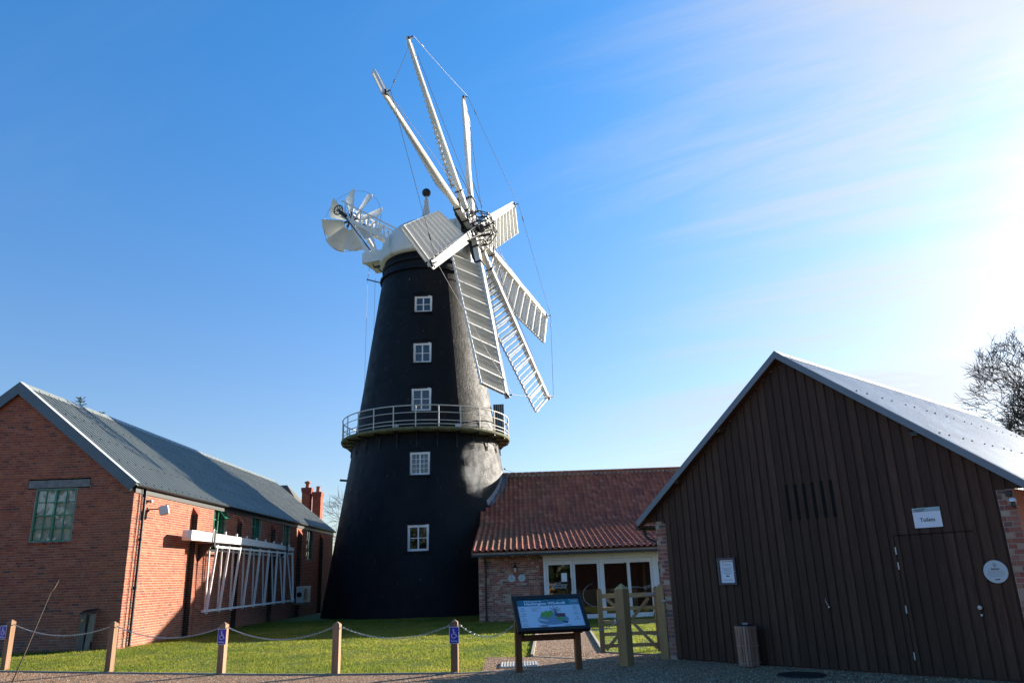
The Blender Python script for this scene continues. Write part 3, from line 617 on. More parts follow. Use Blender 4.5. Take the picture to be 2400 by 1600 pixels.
for k in range(10):
    x = X0+(X1-X0)*k/9; big = k in (0, 9)
    a, b = sp(x, -.05, 0), sp(x, CH, 0); fr.bar(a+(sp(x,0,.05)-sp(x,0,0)), b+(sp(x,0,.05)-sp(x,0,0)), .05, .13 if big else .10, up=tuple(sp(x, 0, 1)-sp(x, 0, 0)))
for k in range(9):
    xa, xb = X0+(X1-X0)*k/9, X0+(X1-X0)*(k+1)/9; fr.bar(sp(xa, CH, .02), sp(xb, CH, .02), .05, .09, up=(0,0,1)); fr.bar(sp(xa, .20, -.02), sp(xb, .20, -.02), .04, .10)
frame_me = fr.mesh('sail_frame', M_white2); fr.fix(frame_me)
lb = MB()
for k in range(9):
    xa, xb = X0+(X1-X0)*k/9+.01, X0+(X1-X0)*(k+1)/9-.01
    def lp(x, c, d): t = R(26); wsc = 1-.35*(x-X0)/(X1-X0); return Vector((x, .12+c*math.cos(t)*wsc, .0+c*math.sin(t)*wsc+d))
    q = [lp(xa,0,0), lp(xb,0,0), lp(xb,.26,0), lp(xa,.26,0)]; lb.add(q+[p-Vector((0,0,.03)) for p in q], [(0,1,2,3),(7,6,5,4),(0,4,5,1),(1,5,6,2),(2,6,7,3),(3,7,4,0)])
lead_me = lb.mesh('leading_board', M_white2); lb.fix(lead_me)
OPEN = -60
vanes = []
for k in range(27):
    vm = MB(); bay = k//3; x = X0+PITCH*(k+.5); t = R(OPEN)
    c0, c1 = .17, CH-.04; hw_ = PITCH*.52
    def vp(c, s, d): # s along sail length, rotated about chord axis
        b0 = sp(x, c, 0); N_ = (sp(x, 0, 1)-sp(x, 0, 0)); Xd = Vector((1,0,0)); return b0+(Xd*math.cos(t)+N_*math.sin(t))*s+(N_*math.cos(t)-Xd*math.sin(t))*d
    e = c1+.09
    q = [vp(c0,-hw_,.008), vp(c1,-hw_,.008), vp(e,hw_*.0,.008), vp(c1,hw_,.008), vp(c0,hw_,.008)]; q2 = [vp(c0,-hw_,-.008), vp(c1,-hw_,-.008), vp(e,0,-.008), vp(c1,hw_,-.008), vp(c0,hw_,-.008)]
    vm.add(q+q2, [(0,1,2,3,4), (9,8,7,6,5)]+[(i, i+5, (i+1) % 5+5, (i+1) % 5) for i in range(5)])
    vm.bar(vp(c0,hw_-.015,.018), vp(c1,hw_-.015,.018), .025, .02); vm.bar(vp(c0,0,.016), vp(c1,0,.016), .02, .016)
    me = vm.mesh('vane', M_vane); vm.fix(me); vanes.append(me)
strap = MB(); 
for x in (1.25, 2.35): strap.box((x-.04, -.24, -.22), (x+.04, .24, -.17)); strap.box((x-.04, -.24, .17), (x+.04, .24, .22)); strap.box((x-.04, .19, -.17), (x+.04, .24, .17)); strap.box((x-.04, -.24, -.17), (x+.04, -.19, .17)); strap.tube((x, .24, .2), (x, .42, .22), .03, n=6)
strap.prism([(.1,-.42),(2.0,-.20),(2.0,.20),(.1,.42)], (0,0,-.10), (0,0,-.20), (1,0,0), (0,1,0))
strap_me = strap.mesh('poll_strap', M_iron); strap.fix(strap_me)
tip = MB(); tip.cbox((RS-.02, 0, .1), (.12, .30, .10)); tip.tube((RS-.02, .0, .12), (RS, .0, .34), .03, n=6); tip.tube((RS-.1, -.2, .1), (RS-.1, .22, .16), .03, n=6)
tip_me = tip.mesh('tip_bracket', M_iron); tip.fix(tip_me)
rod = MB(); rod.tube((1.25, -.28, .55), (9.9, -.22, .16), .014, n=5); rod.tube((1.3, .2, .75), (3.6, .1, .25), .018, n=5)
rod_me = rod.mesh('shutter_bar', M_iron); rod.fix(rod_me)
for i in range(8):
    s = link('sail', whip_me, mill, M=SAILM[i])
    link('sail_frame', frame_me, s); link('leading_board', lead_me, s); link('poll_strap', strap_me, s); link('tip_bracket', tip_me, s); link('shutter_bar', rod_me, s)
    for me in vanes: link('vane', me, s)
    a = SAILM[i] @ Vector((RS, 0, .34)); b = SAILM[(i+1) % 8] @ Vector((RS, 0, .34)); m = (a+b)/2; m.z -= .12
    pts = [a*(1-t)**2+m*2*t*(1-t)+b*t*t for t in [k/8 for k in range(9)]]
    cb = MB().poly(pts, .013, 5); q = a+(b-a)*.12; cb.tube(q, a+(b-a)*.16, .035, n=6); cb.build('stay_cable', M_wire, mill)
hubm = MB().tube(HUB-nn*.35, HUB+nn*.32, .55, .50, n=24); hubm.tube(HUB+nn*.3, HUB+nn*.7, .22, n=16); hubm.build('poll', M_iron, mill)
spd = MB()
def hp(i, r_, z, off=0): return SAILM[i % 8] @ Vector((r_, off, z))
for i in range(8):
    c = HUB+nn*1.25
    spd.tube(c, hp(i, .72, 1.15), .035, n=6); spd.tube(hp(i, .72, 1.15, -.12), hp(i, .72, 1.15, .12), .05, n=6)
    spd.tube(hp(i, .72, 1.15), hp(i, 1.05, .62), .028, n=6); spd.tube(hp(i, 1.05, .62, -.3), hp(i, 1.05, .62, .35), .03, n=6)
    spd.tube(hp(i, 1.05, .62, -.28), hp(i, 1.3, .55, -.28), .03, n=6); spd.tube(hp(i, 1.05, .62, .3), hp(i, .95, .18, .3), .035, n=6); spd.tube(hp(i, 1.05, .62, -.2), hp(i, .95, .18, -.2), .035, n=6)
    spd.tube(hp(i, .95, .3, .3), hp(i+1, .95, .3, -.3), .022, n=6); spd.tube(hp(i, .72, 1.15), hp(i+1, .72, 1.15), .018, n=6); spd.tube(hp(i, 1.05, .62, .3), hp(i, .6, .9, .05), .022, n=6)
    spd.tube(hp(i, .45, .2, .1), hp(i, .62, .95, .1), .03, n=6)
spd.tube(HUB+nn*.6, HUB+nn*1.35, .07, n=10); spd.build('striking_spider', M_iron, mill)

# ================================================================ BRICK SHED (left)
SO = Vector((-11.5, 22.9, 0)); CL = CAMP-SO
shed = thing('brick_shed', 'long red brick shed with grey-green sheet roof and green steel windows, left of the mill', 'shed', SO)
LEN, HW, ZE, ZR = 25.2, 3.9, 4.62, 7.78
slope = (ZR-ZE)/HW
def rk(z): 
    if z < ZE-.15: return (-2*HW, 0)
    d = (z-ZE+.15)/slope; return (-2*HW+d, -d)
unit = brick_unit(M_brick)
gw = (-2.94, -1.74, 3.03, 4.56)
bs, rs = coursing(-2*HW, 0, 0, ZR-.1, [gw, (-3.24, -1.36, 4.60, 4.84)], rk)
bs = [(b if b[1] < -.03 else (b[0], -.001, b[2], b[3])) for b in bs]
brick_wall(shed, (0,0,0), (1,0,0), bs, rs, M_brick, M_mortar_dk, 270, CL, 'gable_wall', unit)
SW = [(6.2,7.5,2.85,4.45),(10.46,11.66,2.85,4.45),(14.95,16.1,2.85,4.45),(19.3,20.5,2.85,4.45)]
bs, rs = coursing(0, LEN, 0, 4.40, SW)
brick_wall(shed, (0,0,0), (0,1,0), bs, rs, M_brick, M_mortar, 30, CL, 'side_wall', unit)
bw = MB(); bw.box((-2*HW, LEN-.2, 0), (0, LEN, ZE-.1)); bw.box((-2*HW, .01, 0), (-2*HW+.2, LEN-.2, ZE-.1)); bw.prism([(-2*HW, ZE-.1),(0, ZE-.1),(-HW, ZR-.1)], (0, .2, 0), (0, LEN-.2, 0)); bw.build('rear_wall', M_brick, shed)
# pilasters with weathered tops
for y0 in (4.45, 8.9, 13.3, 17.75, 22.2):
    pb, pr = coursing(-.17, .17, 0, 4.05, garden=0)
    mb = MB(); mb.box((0.0, y0-.17, 0), (.20, y0+.17, 4.05)); mb.add([(.0,y0-.17,4.05),(.20,y0-.17,4.05),(.20,y0+.17,4.05),(0,y0+.17,4.05),(0,y0-.17,4.32),(0,y0+.17,4.32)], [(0,1,4),(1,2,5,4),(2,3,5)], 1, .5)
    for a, b, za, zb in pb:
        mb.box((.19, y0+a, za), (.206, y0+b, zb), 1, random.random())
        if random.random() < 1:
            mb.box((.01, y0-.176, za), (.105, y0-.168, zb), 1, random.random()); mb.box((.115, y0-.176, za), (.20, y0-.168, zb), 1, random.random())
    mb.build('pilaster', [M_mortar, M_brick], shed)
def steel_window(parent, o, U, w, h, nx, ny, depth, mat, vent=None, blind=False):
    """recessed steel window; o lower left corner in wall plane, U along the wall"""
    U = Vector(U); N = U.cross(Vector((0,0,1))); Z = Vector((0,0,1)); o = Vector(o)
    F = frameM(o-N*depth, U, Z)      # local x along U, y up, z outwards
    rv = MB(); b = depth+.01
    for a, c in (((-.02,-.02,-.2),(0,h+.02,b)),((w,-.02,-.2),(w+.02,h+.02,b)),((0,-.02,-.2),(w,0,b)),((0,h,-.2),(w,h+.02,b))): rv.box(a, c, M=F)
    f = MB(); t = .035
    for a, c in (((0,0,0),(t,h,.05)),((w-t,0,0),(w,h,.05)),((t,0,0.001),(w-t,t,.049)),((t,h-t,0.001),(w-t,h,.049))): f.box(a, c, M=F)
    wo = f.build('window', mat, parent); rv.build('reveal', M_mortar_dk, wo)
    gb = MB(); gb.box((w/2-.022,t,.004),(w/2+.022,h-t,.052), M=F)
    for i in range(1, nx):
        if abs(i/nx-.5) > .01: gb.box((w*i/nx-.011,t,.010),(w*i/nx+.011,h-t,.040), M=F)
    for j in range(1, ny): gb.box((t,h*j/ny-.012,.006),(w/2-.022,h*j/ny+.012,.044), M=F); gb.box((w/2+.022,h*j/ny-.012,.006),(w-t,h*j/ny+.012,.044), M=F)
    gb.build('glazing_bar', mat, wo)
    pm = MB(); cell = [(i, j) for i in range(nx) for j in range(ny)]
    for i, j in cell:
        jz = random.uniform(-.002, .002); x0, x1, y0, y1 = w*i/nx, w*(i+1)/nx, h*j/ny, h*(j+1)/ny
        MB().add([F @ Vector(p) for p in ((x0,y0,.02+jz),(x1,y0,.02-jz),(x1,y1,.02+jz),(x0,y1,.02))], [(0,1,2,3)]).build('pane', M_glass, wo, fix=False)
    bk = MB().box((-.05,-.05,-.9),(w+.05,h+.05,-.88), M=F); bk.build('interior', M_inside if blind else M_dark, wo)
    if blind:
        bb = MB()
        for x in (.20, .40): bb.box((x*w, .02, -.030), (x*w+.035, h-.02, -.012), M=F)
        bb.build('blind_rail', M_white2, wo); MB().box((0,0,-.06),(w,h,-.04), M=F).build('blind', M_blind, wo)
    return wo, F
steel_window(shed, (-2.94,0,3.03), (1,0,0), 1.20, 1.53, 4, 4, .05, M_green, blind=True)
lt = MB().box((-3.22,-.012,4.605),(-2.20,.1,4.835)).box((-2.19,-.012,4.607),(-1.38,.1,4.832)); lt.build('lintel', M_concrete, shed)
sl = MB()
for i in range(11): sl.box((-2.98+i*.114, -.03, 2.955), (-2.98+i*.114+.104, .05, 3.02), 0, random.random())
sl.build('sill', M_brick, shed)
for k, (a, b, c, d) in enumerate(SW):
    wo, F = steel_window(shed, (0,a,c), (0,1,0), b-a, d-c, 4, 4, .12, M_green)
    if k == 0:   # top vent light pushed open
        w = b-a; vm = MB(); hz = d-c-.04; V = F @ Matrix.Translation((w*.5, hz, .05)) @ Matrix.Rotation(R(-38), 4, 'X')
        for p, q in (((0,-.38,0),(.03,0,.03)),((w*.45-.03,-.38,0),(w*.45,0,.03)),((.03,-.38,0),(w*.45-.03,-.35,.03)),((.03,-.03,0),(w*.45-.03,0,.03)),((w*.22,-.35,.005),(w*.22+.015,-.03,.025))): vm.box(p, q, M=V)
        vm.build('open_vent_light', M_green, wo); MB().add([V @ Vector(p) for p in ((.03,-.35,.015),(w*.45-.03,-.35,.015),(w*.45-.03,-.03,.015),(.03,-.03,.015))], [(0,1,2,3)]).build('pane', M_glass, wo, fix=False)
    MB().box((-.04, a-.1, d+.005), (.012, b+.1, d+.075)).build('lintel', M_mortar, shed)
# roof sheets
def roof_sheets(parent, mat, half, ze, zr, y0, y1, over, sw, side, nrib, rh, xoff=0.0, screws=True, matscrew=None, budget=60):
    """side=+1: slope down to +x. Ridge at x=-half (+xoff)."""
    xr = xoff; L = math.hypot(half+over, (zr-ze)*(half+over)/half); dn = Vector((side*half, 0, ze-zr)).normalized(); nrm = Vector((-dn.z*side, 0, dn.x*side)) if side > 0 else Vector((dn.z, 0, -dn.x))
    nrm = Vector((side*(zr-ze), 0, half)).normalized(); top = Vector((xr, 0, zr)); y = y0; k = 0
    while y < y1-.01:
        yb = min(y+sw, y1); mb = MB(); w = yb-y; pts = []
        n_ = max(1, round(nrib*w/sw)); c = w/n_
        for i in range(n_):
            for f, hh in ((0,0),(.60,0),(.70,rh),(.90,rh)): pts.append((y+(i+f)*c, hh))
        pts.append((yb, 0)); r_ = random.random()
        vs = [top+Vector((0,yy,0))+nrm*(hh+.004*(k % 2)) for yy, hh in pts]+[top+dn*L+Vector((0,yy,0))+nrm*(hh+.004*(k % 2)) for yy, hh in pts]; m_ = len(pts)
        mb.add(vs, [(i, i+m_, i+m_+1, i+1) for i in range(m_-1)], 0, r_)
        vs2 = [v-nrm*.012 for v in vs]; mb.add(vs2, [(i, i+1, i+m_+1, i+m_) for i in range(m_-1)], 0, r_)
        mb.add(vs+vs2, [(m_+i, 3*m_+i, 3*m_+i+1, m_+i+1) for i in range(m_-1)], 0, r_)
        if screws:
            for f in (.03, .27, .50, .74, .97):
                for i in range(n_):
                    if i % 2: continue
                    p = top+dn*L*f+Vector((0, y+(i+.8)*c, 0))+nrm*(rh+.008); mb.cbox(p, (.03, .03, .022), 1)
        mb.build('roof_sheet', [mat, matscrew or M_dark], parent, fix=False); y = yb; k += 1
roof_sheets(shed, M_shedroof, HW, ZE+.06, ZR+.06, -.12, LEN+.12, .12, 1.05, +1, 4, .045, xoff=-HW)
roof_sheets(shed, M_shedroof, HW, ZE+.06, ZR+.06, -.12, LEN+.12, .12, 1.05, -1, 5, .032, xoff=-HW, screws=False)
rc = MB()
for k in range(9):
    a, b = -.14+k*2.83, -.14+(k+1)*2.83-.01
    rc.add([(-HW-.22,a,ZR-.06),(-HW,a,ZR+.135),(-HW+.22,a,ZR-.06),(-HW-.22,b,ZR-.06),(-HW,b,ZR+.135),(-HW+.22,b,ZR-.06)], [(0,3,4,1),(1,4,5,2)])
rc.build('ridge_cap', M_shedroof, shed)
def barge(parent, mat, xl, zl, xm, zm, xr, zr, y, depth, th, name='bargeboard'):
    for (xa, za, xb, zb) in ((xm, zm, xr, zr), (xm, zm, xl, zl)):
        d = Vector((xb-xa, 0, zb-za)).normalized(); n_ = Vector((-d.z, 0, d.x)) if d.x > 0 else Vector((d.z, 0, -d.x))
        a = Vector((xa, y, za)); b = Vector((xb, y, zb)); q = [a, b, b-Vector((0,0,depth)) if False else b-n_*depth, Vector((xa, y, za-depth/abs(d.x)))]
        MB().add(q+[p+Vector((0, th, 0)) for p in q], [(0,1,2,3),(7,6,5,4),(0,4,5,1),(1,5,6,2),(2,6,7,3)]).build(name, mat, parent)
barge(shed, M_barge, -2*HW-.12, ZE+.10-.097, -HW, ZR+.13, .12, ZE+.13-.097, -.16, .30, .05)
ga_ = MB()
for s in (1,):
    ga_.add([(-HW,-.165,ZR+.135),(.13,-.165,ZE+.135-.105),(.13,.04,ZE+.150-.105),(-HW,.04,ZR+.15)], [(0,1,2,3)])
ga_.build('verge_flashing', roof_metal('pale_verge', (0.42,0.45,0.46), 0.35), shed)
MB().box((.0, .0, 4.38), (.04, LEN, 4.62)).build('fascia', M_black, shed)
gt = MB()
for k in range(12):
    y0, y1 = -.1+k*2.12, -.1+(k+1)*2.12
    gt.lathe([(.065,0),(.065,2.12)], n=10, M=Matrix.Translation((.115, y1, 4.60)) @ Matrix.Rotation(R(90), 4, 'X'), cap=False, a0=math.pi, a1=2*math.pi); gt.tube((.115, y1-.02, 4.595), (.115, y1+.02, 4.595), .072, n=10, caps=False)
gt.build('gutter', M_black, shed)
for y, r_ in ((.55, .042), (.36, .012)):
    dp = MB(); dp.tube((.07, y, 4.52), (.07, y, .03), r_, n=10)
    if r_ > .03:
        for z in (4.3, 3.0, 1.6, .4): dp.tube((.07, y, z), (.07, y, z+.08), .055, n=10); dp.cbox((.03, y, z+.04), (.06, .12, .05))
        dp.tube((.115, y, 4.58), (.07, y, 4.50), .045, n=10)
    dp.build('downpipe', M_black, shed)
MB().tube((.035, .30, 4.4), (.03, .22, .03), .012, n=6).build('cable', M_black, shed)

# preserved sail frame hung on the shed wall
sf = thing('sail_spar_display', 'white wooden sail spar with slanting sail bars, hung on black brackets along the shed wall', 'display', (-11.0, 31.6, 0))
sx, sy = 11.0, -31.6
def L_(x, y, z): return Vector((x+sx, y+sy, z))
spar = MB(); ys = [25.55, 25.9, 31.0, 34.5, 37.55]
secs = [(25.55, -11.08, -10.90, 3.20, 3.36), (25.62, -11.12, -10.80, 3.10, 3.42), (31.5, -11.08, -10.80, 3.13, 3.38), (35.2, -11.02, -10.82, 3.12, 3.32), (37.55, -10.98, -10.82, 3.10, 3.25)]
for (ya, a0, a1, z0, z1), (yb, b0, b1, c0, c1) in zip(secs[:-1], secs[1:]):
    spar.add([L_(a0,ya,z0),L_(a1,ya,z0),L_(a1,ya,z1),L_(a0,ya,z1),L_(b0,yb,c0),L_(b1,yb,c0),L_(b1,yb,c1),L_(b0,yb,c1)], [(0,4,5,1),(1,5,6,2),(2,6,7,3),(3,7,4,0)])
spar.add([L_(-11.08,25.55,3.2),L_(-10.90,25.55,3.2),L_(-10.90,25.55,3.36),L_(-11.08,25.55,3.36)], [(0,1,2,3)]); spar.add([L_(-10.98,37.55,3.1),L_(-10.82,37.55,3.1),L_(-10.82,37.55,3.25),L_(-10.98,37.55,3.25)], [(3,2,1,0)])
spar.build('spar', M_white2, sf)
for k in range(9):
    y = 27.82+1.165*k; xb = -10.99-.03*k/8+.38*(k/8)**2; zt = 3.0+.03*k/8; zb = .74+.07*k/8
    MB().bar(L_(-10.78, y, 3.03), L_(xb, y, zb-.04), .07, .07, up=(0,1,0)).build('sail_bar', M_white2, sf)
    MB().bar(L_(-11.06+.04*k/8, y+.02, 2.95), L_(xb-.06, y+.02, zb), .05, .06, up=(0,1,0)).build('sail_bar', M_white2, sf)
    MB().bar(L_(-10.96, y+.01, 3.2), L_(-10.96, y+.01, 3.57-.02*k), .06, .06, up=(0,1,0)).build('bar_stub', M_white2, sf)
MB().bar(L_(-10.80, 27.7, 2.96), L_(-10.80, 37.2, 2.97), .05, .07).build('rail', M_white2, sf)
MB().bar(L_(-11.12, 27.7, 2.86), L_(-11.10, 37.2, 2.86), .04, .06).build('rail', M_white2, sf)
MB().bar(L_(-11.03, 27.6, .80), L_(-10.66, 37.3, .87), .10, .07).build('hemlath', M_white2, sf)
for y in (27.45, 36.15):
    bk = MB(); bk.box((-11.44+sx, y+sy-.09, 0), (-11.30+sx, y+sy+.09, 3.04)); bk.box((-11.30+sx, y+sy-.05, 2.96), (-10.72+sx, y+sy+.05, 3.06)); bk.box((-10.76+sx, y+sy-.05, 3.06), (-10.72+sx, y+sy+.05, 3.50))
    bk.prism([(-11.30+sx, 2.4), (-10.85+sx, 2.96), (-11.30+sx, 2.96)], (0, .02, 0), (0, y+sy-.01, 0)); bk.build('support', M_black, sf)
# floodlight, sensor, air unit, vent post
fl = thing('floodlight', 'white box floodlight on an arm near the shed corner', 'light', (-11.5, 23.83, 3.95))
MB().tube((0.02,0,0), (.33,.05,.02), .02).cbox((.02,0,0), (.04,.12,.12)).build('arm', M_black, fl)
Mf = Matrix.Translation((.46, .12, -.02)) @ Matrix.Rotation(R(20), 4, 'Z') @ Matrix.Rotation(R(-14), 4, 'Y')
MB().box((-.13,-.16,-.13), (.14,.17,.13), M=Mf).build('housing', M_white2, fl, bevel=.015); MB().box((-.11,-.13,-.142), (.11,.14,-.131), M=Mf).build('lens', M_galv, fl)
sn = thing('motion_sensor', 'small round sensor high on the shed wall above the floodlight', 'sensor', (-11.5, 23.77, 4.2))
MB().tube((0,0,0), (.08,0,0), .035).build('mount', M_black, sn); MB().lathe([(.02,-.06),(.06,-.03),(.06,.03),(.02,.06)], n=12, c=(.11,0,0)).build('eye', M_cream, sn)
ac = thing('air_conditioning_unit', 'white air conditioning unit low on the shed wall beyond the white spar', 'air conditioner', (-11.5, 40.95, .65))
MB().box((.12,-.75,.02), (.46,.75,.82)).build('casing', M_white2, ac, bevel=.02); MB().box((.02,-.6,-.06),(.50,-.5,.0)).build('bracket', M_galv, ac); MB().box((.02,.5,-.06),(.50,.6,.0)).build('bracket', M_galv, ac)
gl = MB().tube((.461,-.15,.42), (.478,-.15,.42), .30, n=24)
gl.build('fan_grille', M_black, ac)
gb = MB().tube((.12-.0,-.756,.45), (.12,-.757,.45), .01); 
MB().lathe([(.13,-.004),(.13,.004)], n=20, M=Matrix.Translation((.29,-.756,.42)) @ Matrix.Rotation(R(90),4,'X')).build('fan_grille', M_black, ac)
vp_ = thing('timber_stub_post', 'short weathered grey timber post with dark cap beside the shed gable', 'post', (-12.26, 22.6, 0))
MB().box((-.20,-.06,.0),(-.03,.10,.98)).build('post_board', M_oldwood, vp_, bevel=.01); MB().prism([(.0,0),(.14,0),(.18,.98),(.08,.98)], (0,.14,0), (0,-.05,0)).build('post_board', M_oldwood, vp_, bevel=.01)
MB().box((-.2,-.02,0),(.15,.08,.28)).build('dark_foot', M_black, vp_)
MB().add([(-.22,-.09,.98),(.2,-.09,1.02),(.2,.14,1.10),(-.2,.14,1.06),(-.22,-.09,1.01),(.2,-.09,1.05),(.2,.14,1.13),(-.2,.14,1.09)], [(0,1,2,3),(4,5,6,7),(0,4,5,1),(1,5,6,2),(2,6,7,3),(3,7,4,0)]).build('cap', M_black, vp_)
MB().tube((-.11,-.09,.82),(-.11,-.06,.82),.04,n=10).build('brass_stud', simple('brass',(0.35,0.25,0.06),.4,.5,.8), vp_)

# ================================================================ VISITOR BUILDING (pantiled)
VO = Vector((-1.57, 29.87, 0)); vis = thing('pantiled_building', 'low brick building with red pantile roof and glazed shopfront, joined to the mill', 'building', VO)
def v_(x, y, z): return Vector((x, y, z))-VO
XE = 9.6
b2 = brick_unit(M_brick2)
bs, rs = coursing(0, 2.46, 0, 2.33, garden=0, bl=.20, ch=.075)
bs2 = []
for b in bs:
    if random.random() < .28 and b[1]-b[0] > .15: m = (b[0]+b[1])/2; bs2 += [(b[0], m-.005, b[2], b[3]), (m+.005, b[1], b[2], b[3])]
    else: bs2.append(b)
brick_wall(vis, (0,0,0), (1,0,0), bs2, rs, M_brick2, M_mortar, 290, CAMP-VO, 'front_wall', b2)
MB().box((0,.01,0),(.2,6.5,2.33)).box((2.3,.0,0),(2.455,.2,2.33)).box((0,9.43,0),(XE+1.4,9.6,2.6)).box((XE+1.2,.2,0),(XE+1.4,9.43,2.5)).build('side_wall', M_brick2, vis)
MB().box(v_(-8.4, 45.4, 0), v_(-1.4, 54, 6.3)).build('unseen_shade_block', M_brick2, vis)  # unseen block added behind the mill to shade the far shed wall
# roof surface
E0 = (29.33, 2.475); BK = (36.05, 3.93); RG_ = (39.3, 6.50)
x_l = -1.78; cw = .2287
def tile_mesh(L):
    mb = MB(); prof = [(0,.030),(.03,.062),(.065,.072),(.095,.055),(.13,.010),(.18,.0),(.235,.014),(.252,.034)]
    vs = [(x, 0, z+.022) for x, z in prof]+[(x, L*1.08, z) for x, z in prof]; m_ = len(prof)
    mb.add(vs, [(i, i+1, i+1+m_, i+m_) for i in range(m_-1)], 0, 0, False)
    vs = [(x, 0, z+.022) for x, z in prof]+[(x, 0.004, z+.002) for x, z in prof]
    mb.add(vs, [(i, i+m_, i+1+m_, i+1) for i in range(m_-1)], 0, 0, False); return mb
secs = []
for (y0, z0), (y1, z1), rows in ((E0, BK, 19), (BK, RG_, 13)):
    L = math.hypot(y1-y0, z1-z0); gauge = L/rows; d = Vector((0, y1-y0, z1-z0)).normalized(); nrm = Vector((0, -d.z, d.y)); secs.append((y0, z0, d, nrm, rows, gauge, tile_mesh(gauge)))
cols = int((XE-x_l)/cw); single = 0; rest = MB(); tmes = [s[6].mesh('tile', M_tile) for s in secs]
for si, (y0, z0, d, nrm, rows, gauge, tmb) in enumerate(secs):
    for r_ in range(rows):
        for c_ in range(cols):
            p = Vector((x_l+c_*cw, y0, z0))+d*(r_*gauge)+nrm*.03
            q = p+Vector((cw, 0, 0))+d*gauge
            if math.hypot(p.x+cw*.6-A.x, p.y+.15-A.y) < RT(p.z)+.02: continue
            p = p+nrm*random.uniform(-.003, .003)
            M = frameM(p-VO, (1,0,0), d) @ Matrix.Rotation(random.gauss(0, .006), 4, 'Z')
            if single < 300 and si == 0 and c_ < 35: link('tile', tmes[0], vis, M=M); single += 1
            else:
                rv_ = random.random(); rest.add([M @ Vector(v) for v in tmb.v], tmb.f, 0, rv_)
rest.build('pantiles', M_tile, vis, kind='stuff', fix=False)
sh = MB(); u0, u1 = -1.74, XE-.02
for (ya, za), (yb, zb) in ((E0, BK), (BK, RG_)):
    xa = u0
    sh.add([v_(u0, ya, za), v_(u1, ya, za), v_(u1, yb, zb), v_(u0, yb, zb)], [(0,1,2,3)])
sh.add([v_(-.9, RG_[0], RG_[1]), v_(u1, RG_[0], RG_[1]), v_(u1, 44.2, 3.2), v_(-.9, 44.2, 3.2)], [(0,1,2,3)])
sh.build('roof_deck', M_tile, vis, fix=False)
# ridge tiles on a mortar bed
x = -.72; k = 0
MB().prism([(-.10,-.13),(.10,-.13),(.05,.07),(-.05,.07)], (XE+.85, 0, 0), v_(-.82, RG_[0], RG_[1]+.06), (0,1,0), (0,0,1)).build('ridge_mortar', M_mortar, vis)
while x < XE:
    rt = MB(); rt.lathe([(.125, 0), (.125, .325)], n=10, M=Matrix.Translation(v_(x, RG_[0], RG_[1]+.09)) @ Matrix.Rotation(R(90), 4, 'Y'), cap=False, a0=math.pi/2, a1=3*math.pi/2)
    rt.build('ridge_tile', M_tile, vis, fix=False); x += .345
# curved lead flashing where the roof meets the tower
fl_ = []; 
for k in range(15):
    y = 37.15+(39.3-37.15)*k/14; zz = BK[1]+(y-BK[0])*(RG_[1]-BK[1])/(RG_[0]-BK[0]); dx = lambda z_: math.sqrt(max(0, RT(z_)**2-(y-A.y)**2))
    xi = A.x+dx(zz+.1); fl_.append(((xi-.04, y, zz+.34), (xi+.02, y, zz+.10), (xi+.26, y-.02, zz+.115)))
fm = MB(); vs = [v_(*p) for t in fl_ for p in t]; fm.add(vs, [(3*i, 3*i+3, 3*i+4, 3*i+1) for i in range(14)]+[(3*i+1, 3*i+4, 3*i+5, 3*i+2) for i in range(14)]); fm.build('lead_flashing', M_lead, vis, fix=False)
# verge mortar, eave battens, gutter, downpipe
vg = MB()
for (ya, za), (yb, zb) in ((E0, BK), (BK, (37.6, 5.15))): vg.bar(v_(-1.78, ya, za-.02), v_(-1.78, yb, zb-.02), .05, .09)
vg.build('verge', M_tile, vis)
MB().box(v_(-1.80, 29.385, 2.40), v_(XE, 29.46, 2.485)).build('eaves_fillet', M_mortar, vis)
gm = MB()
for k in range(6): gm.lathe([(.06,0),(.06,1.93)], n=10, M=Matrix.Translation(v_(-1.8+k*1.9, 29.31, 2.39)) @ Matrix.Rotation(R(90), 4, 'Y'), cap=False, a0=-math.pi/2, a1=math.pi/2)
gm.box(v_(-1.80, 29.25, 2.325), v_(XE, 29.375, 2.40)); gm.build('gutter', M_black, vis)
for k in range(19): MB().box(v_(-1.4+k*.55, 29.40, 2.30), v_(-1.33+k*.55, 29.86, 2.38)).build('rafter_end', M_cream, vis)
dp = MB().tube(v_(-1.31, 29.36, 2.36), v_(-1.31, 29.36, 2.28), .035).tube(v_(-1.31, 29.36, 2.28), v_(-1.30, 29.79, 2.10), .035).tube(v_(-1.30, 29.79, 2.10), v_(-1.30, 29.79, .02), .035)
for z in (1.95, 1.6, .1): dp.tube(v_(-1.30, 29.79, z), v_(-1.30, 29.79, z+.07), .05)
dp.build('downpipe', M_black, vis)
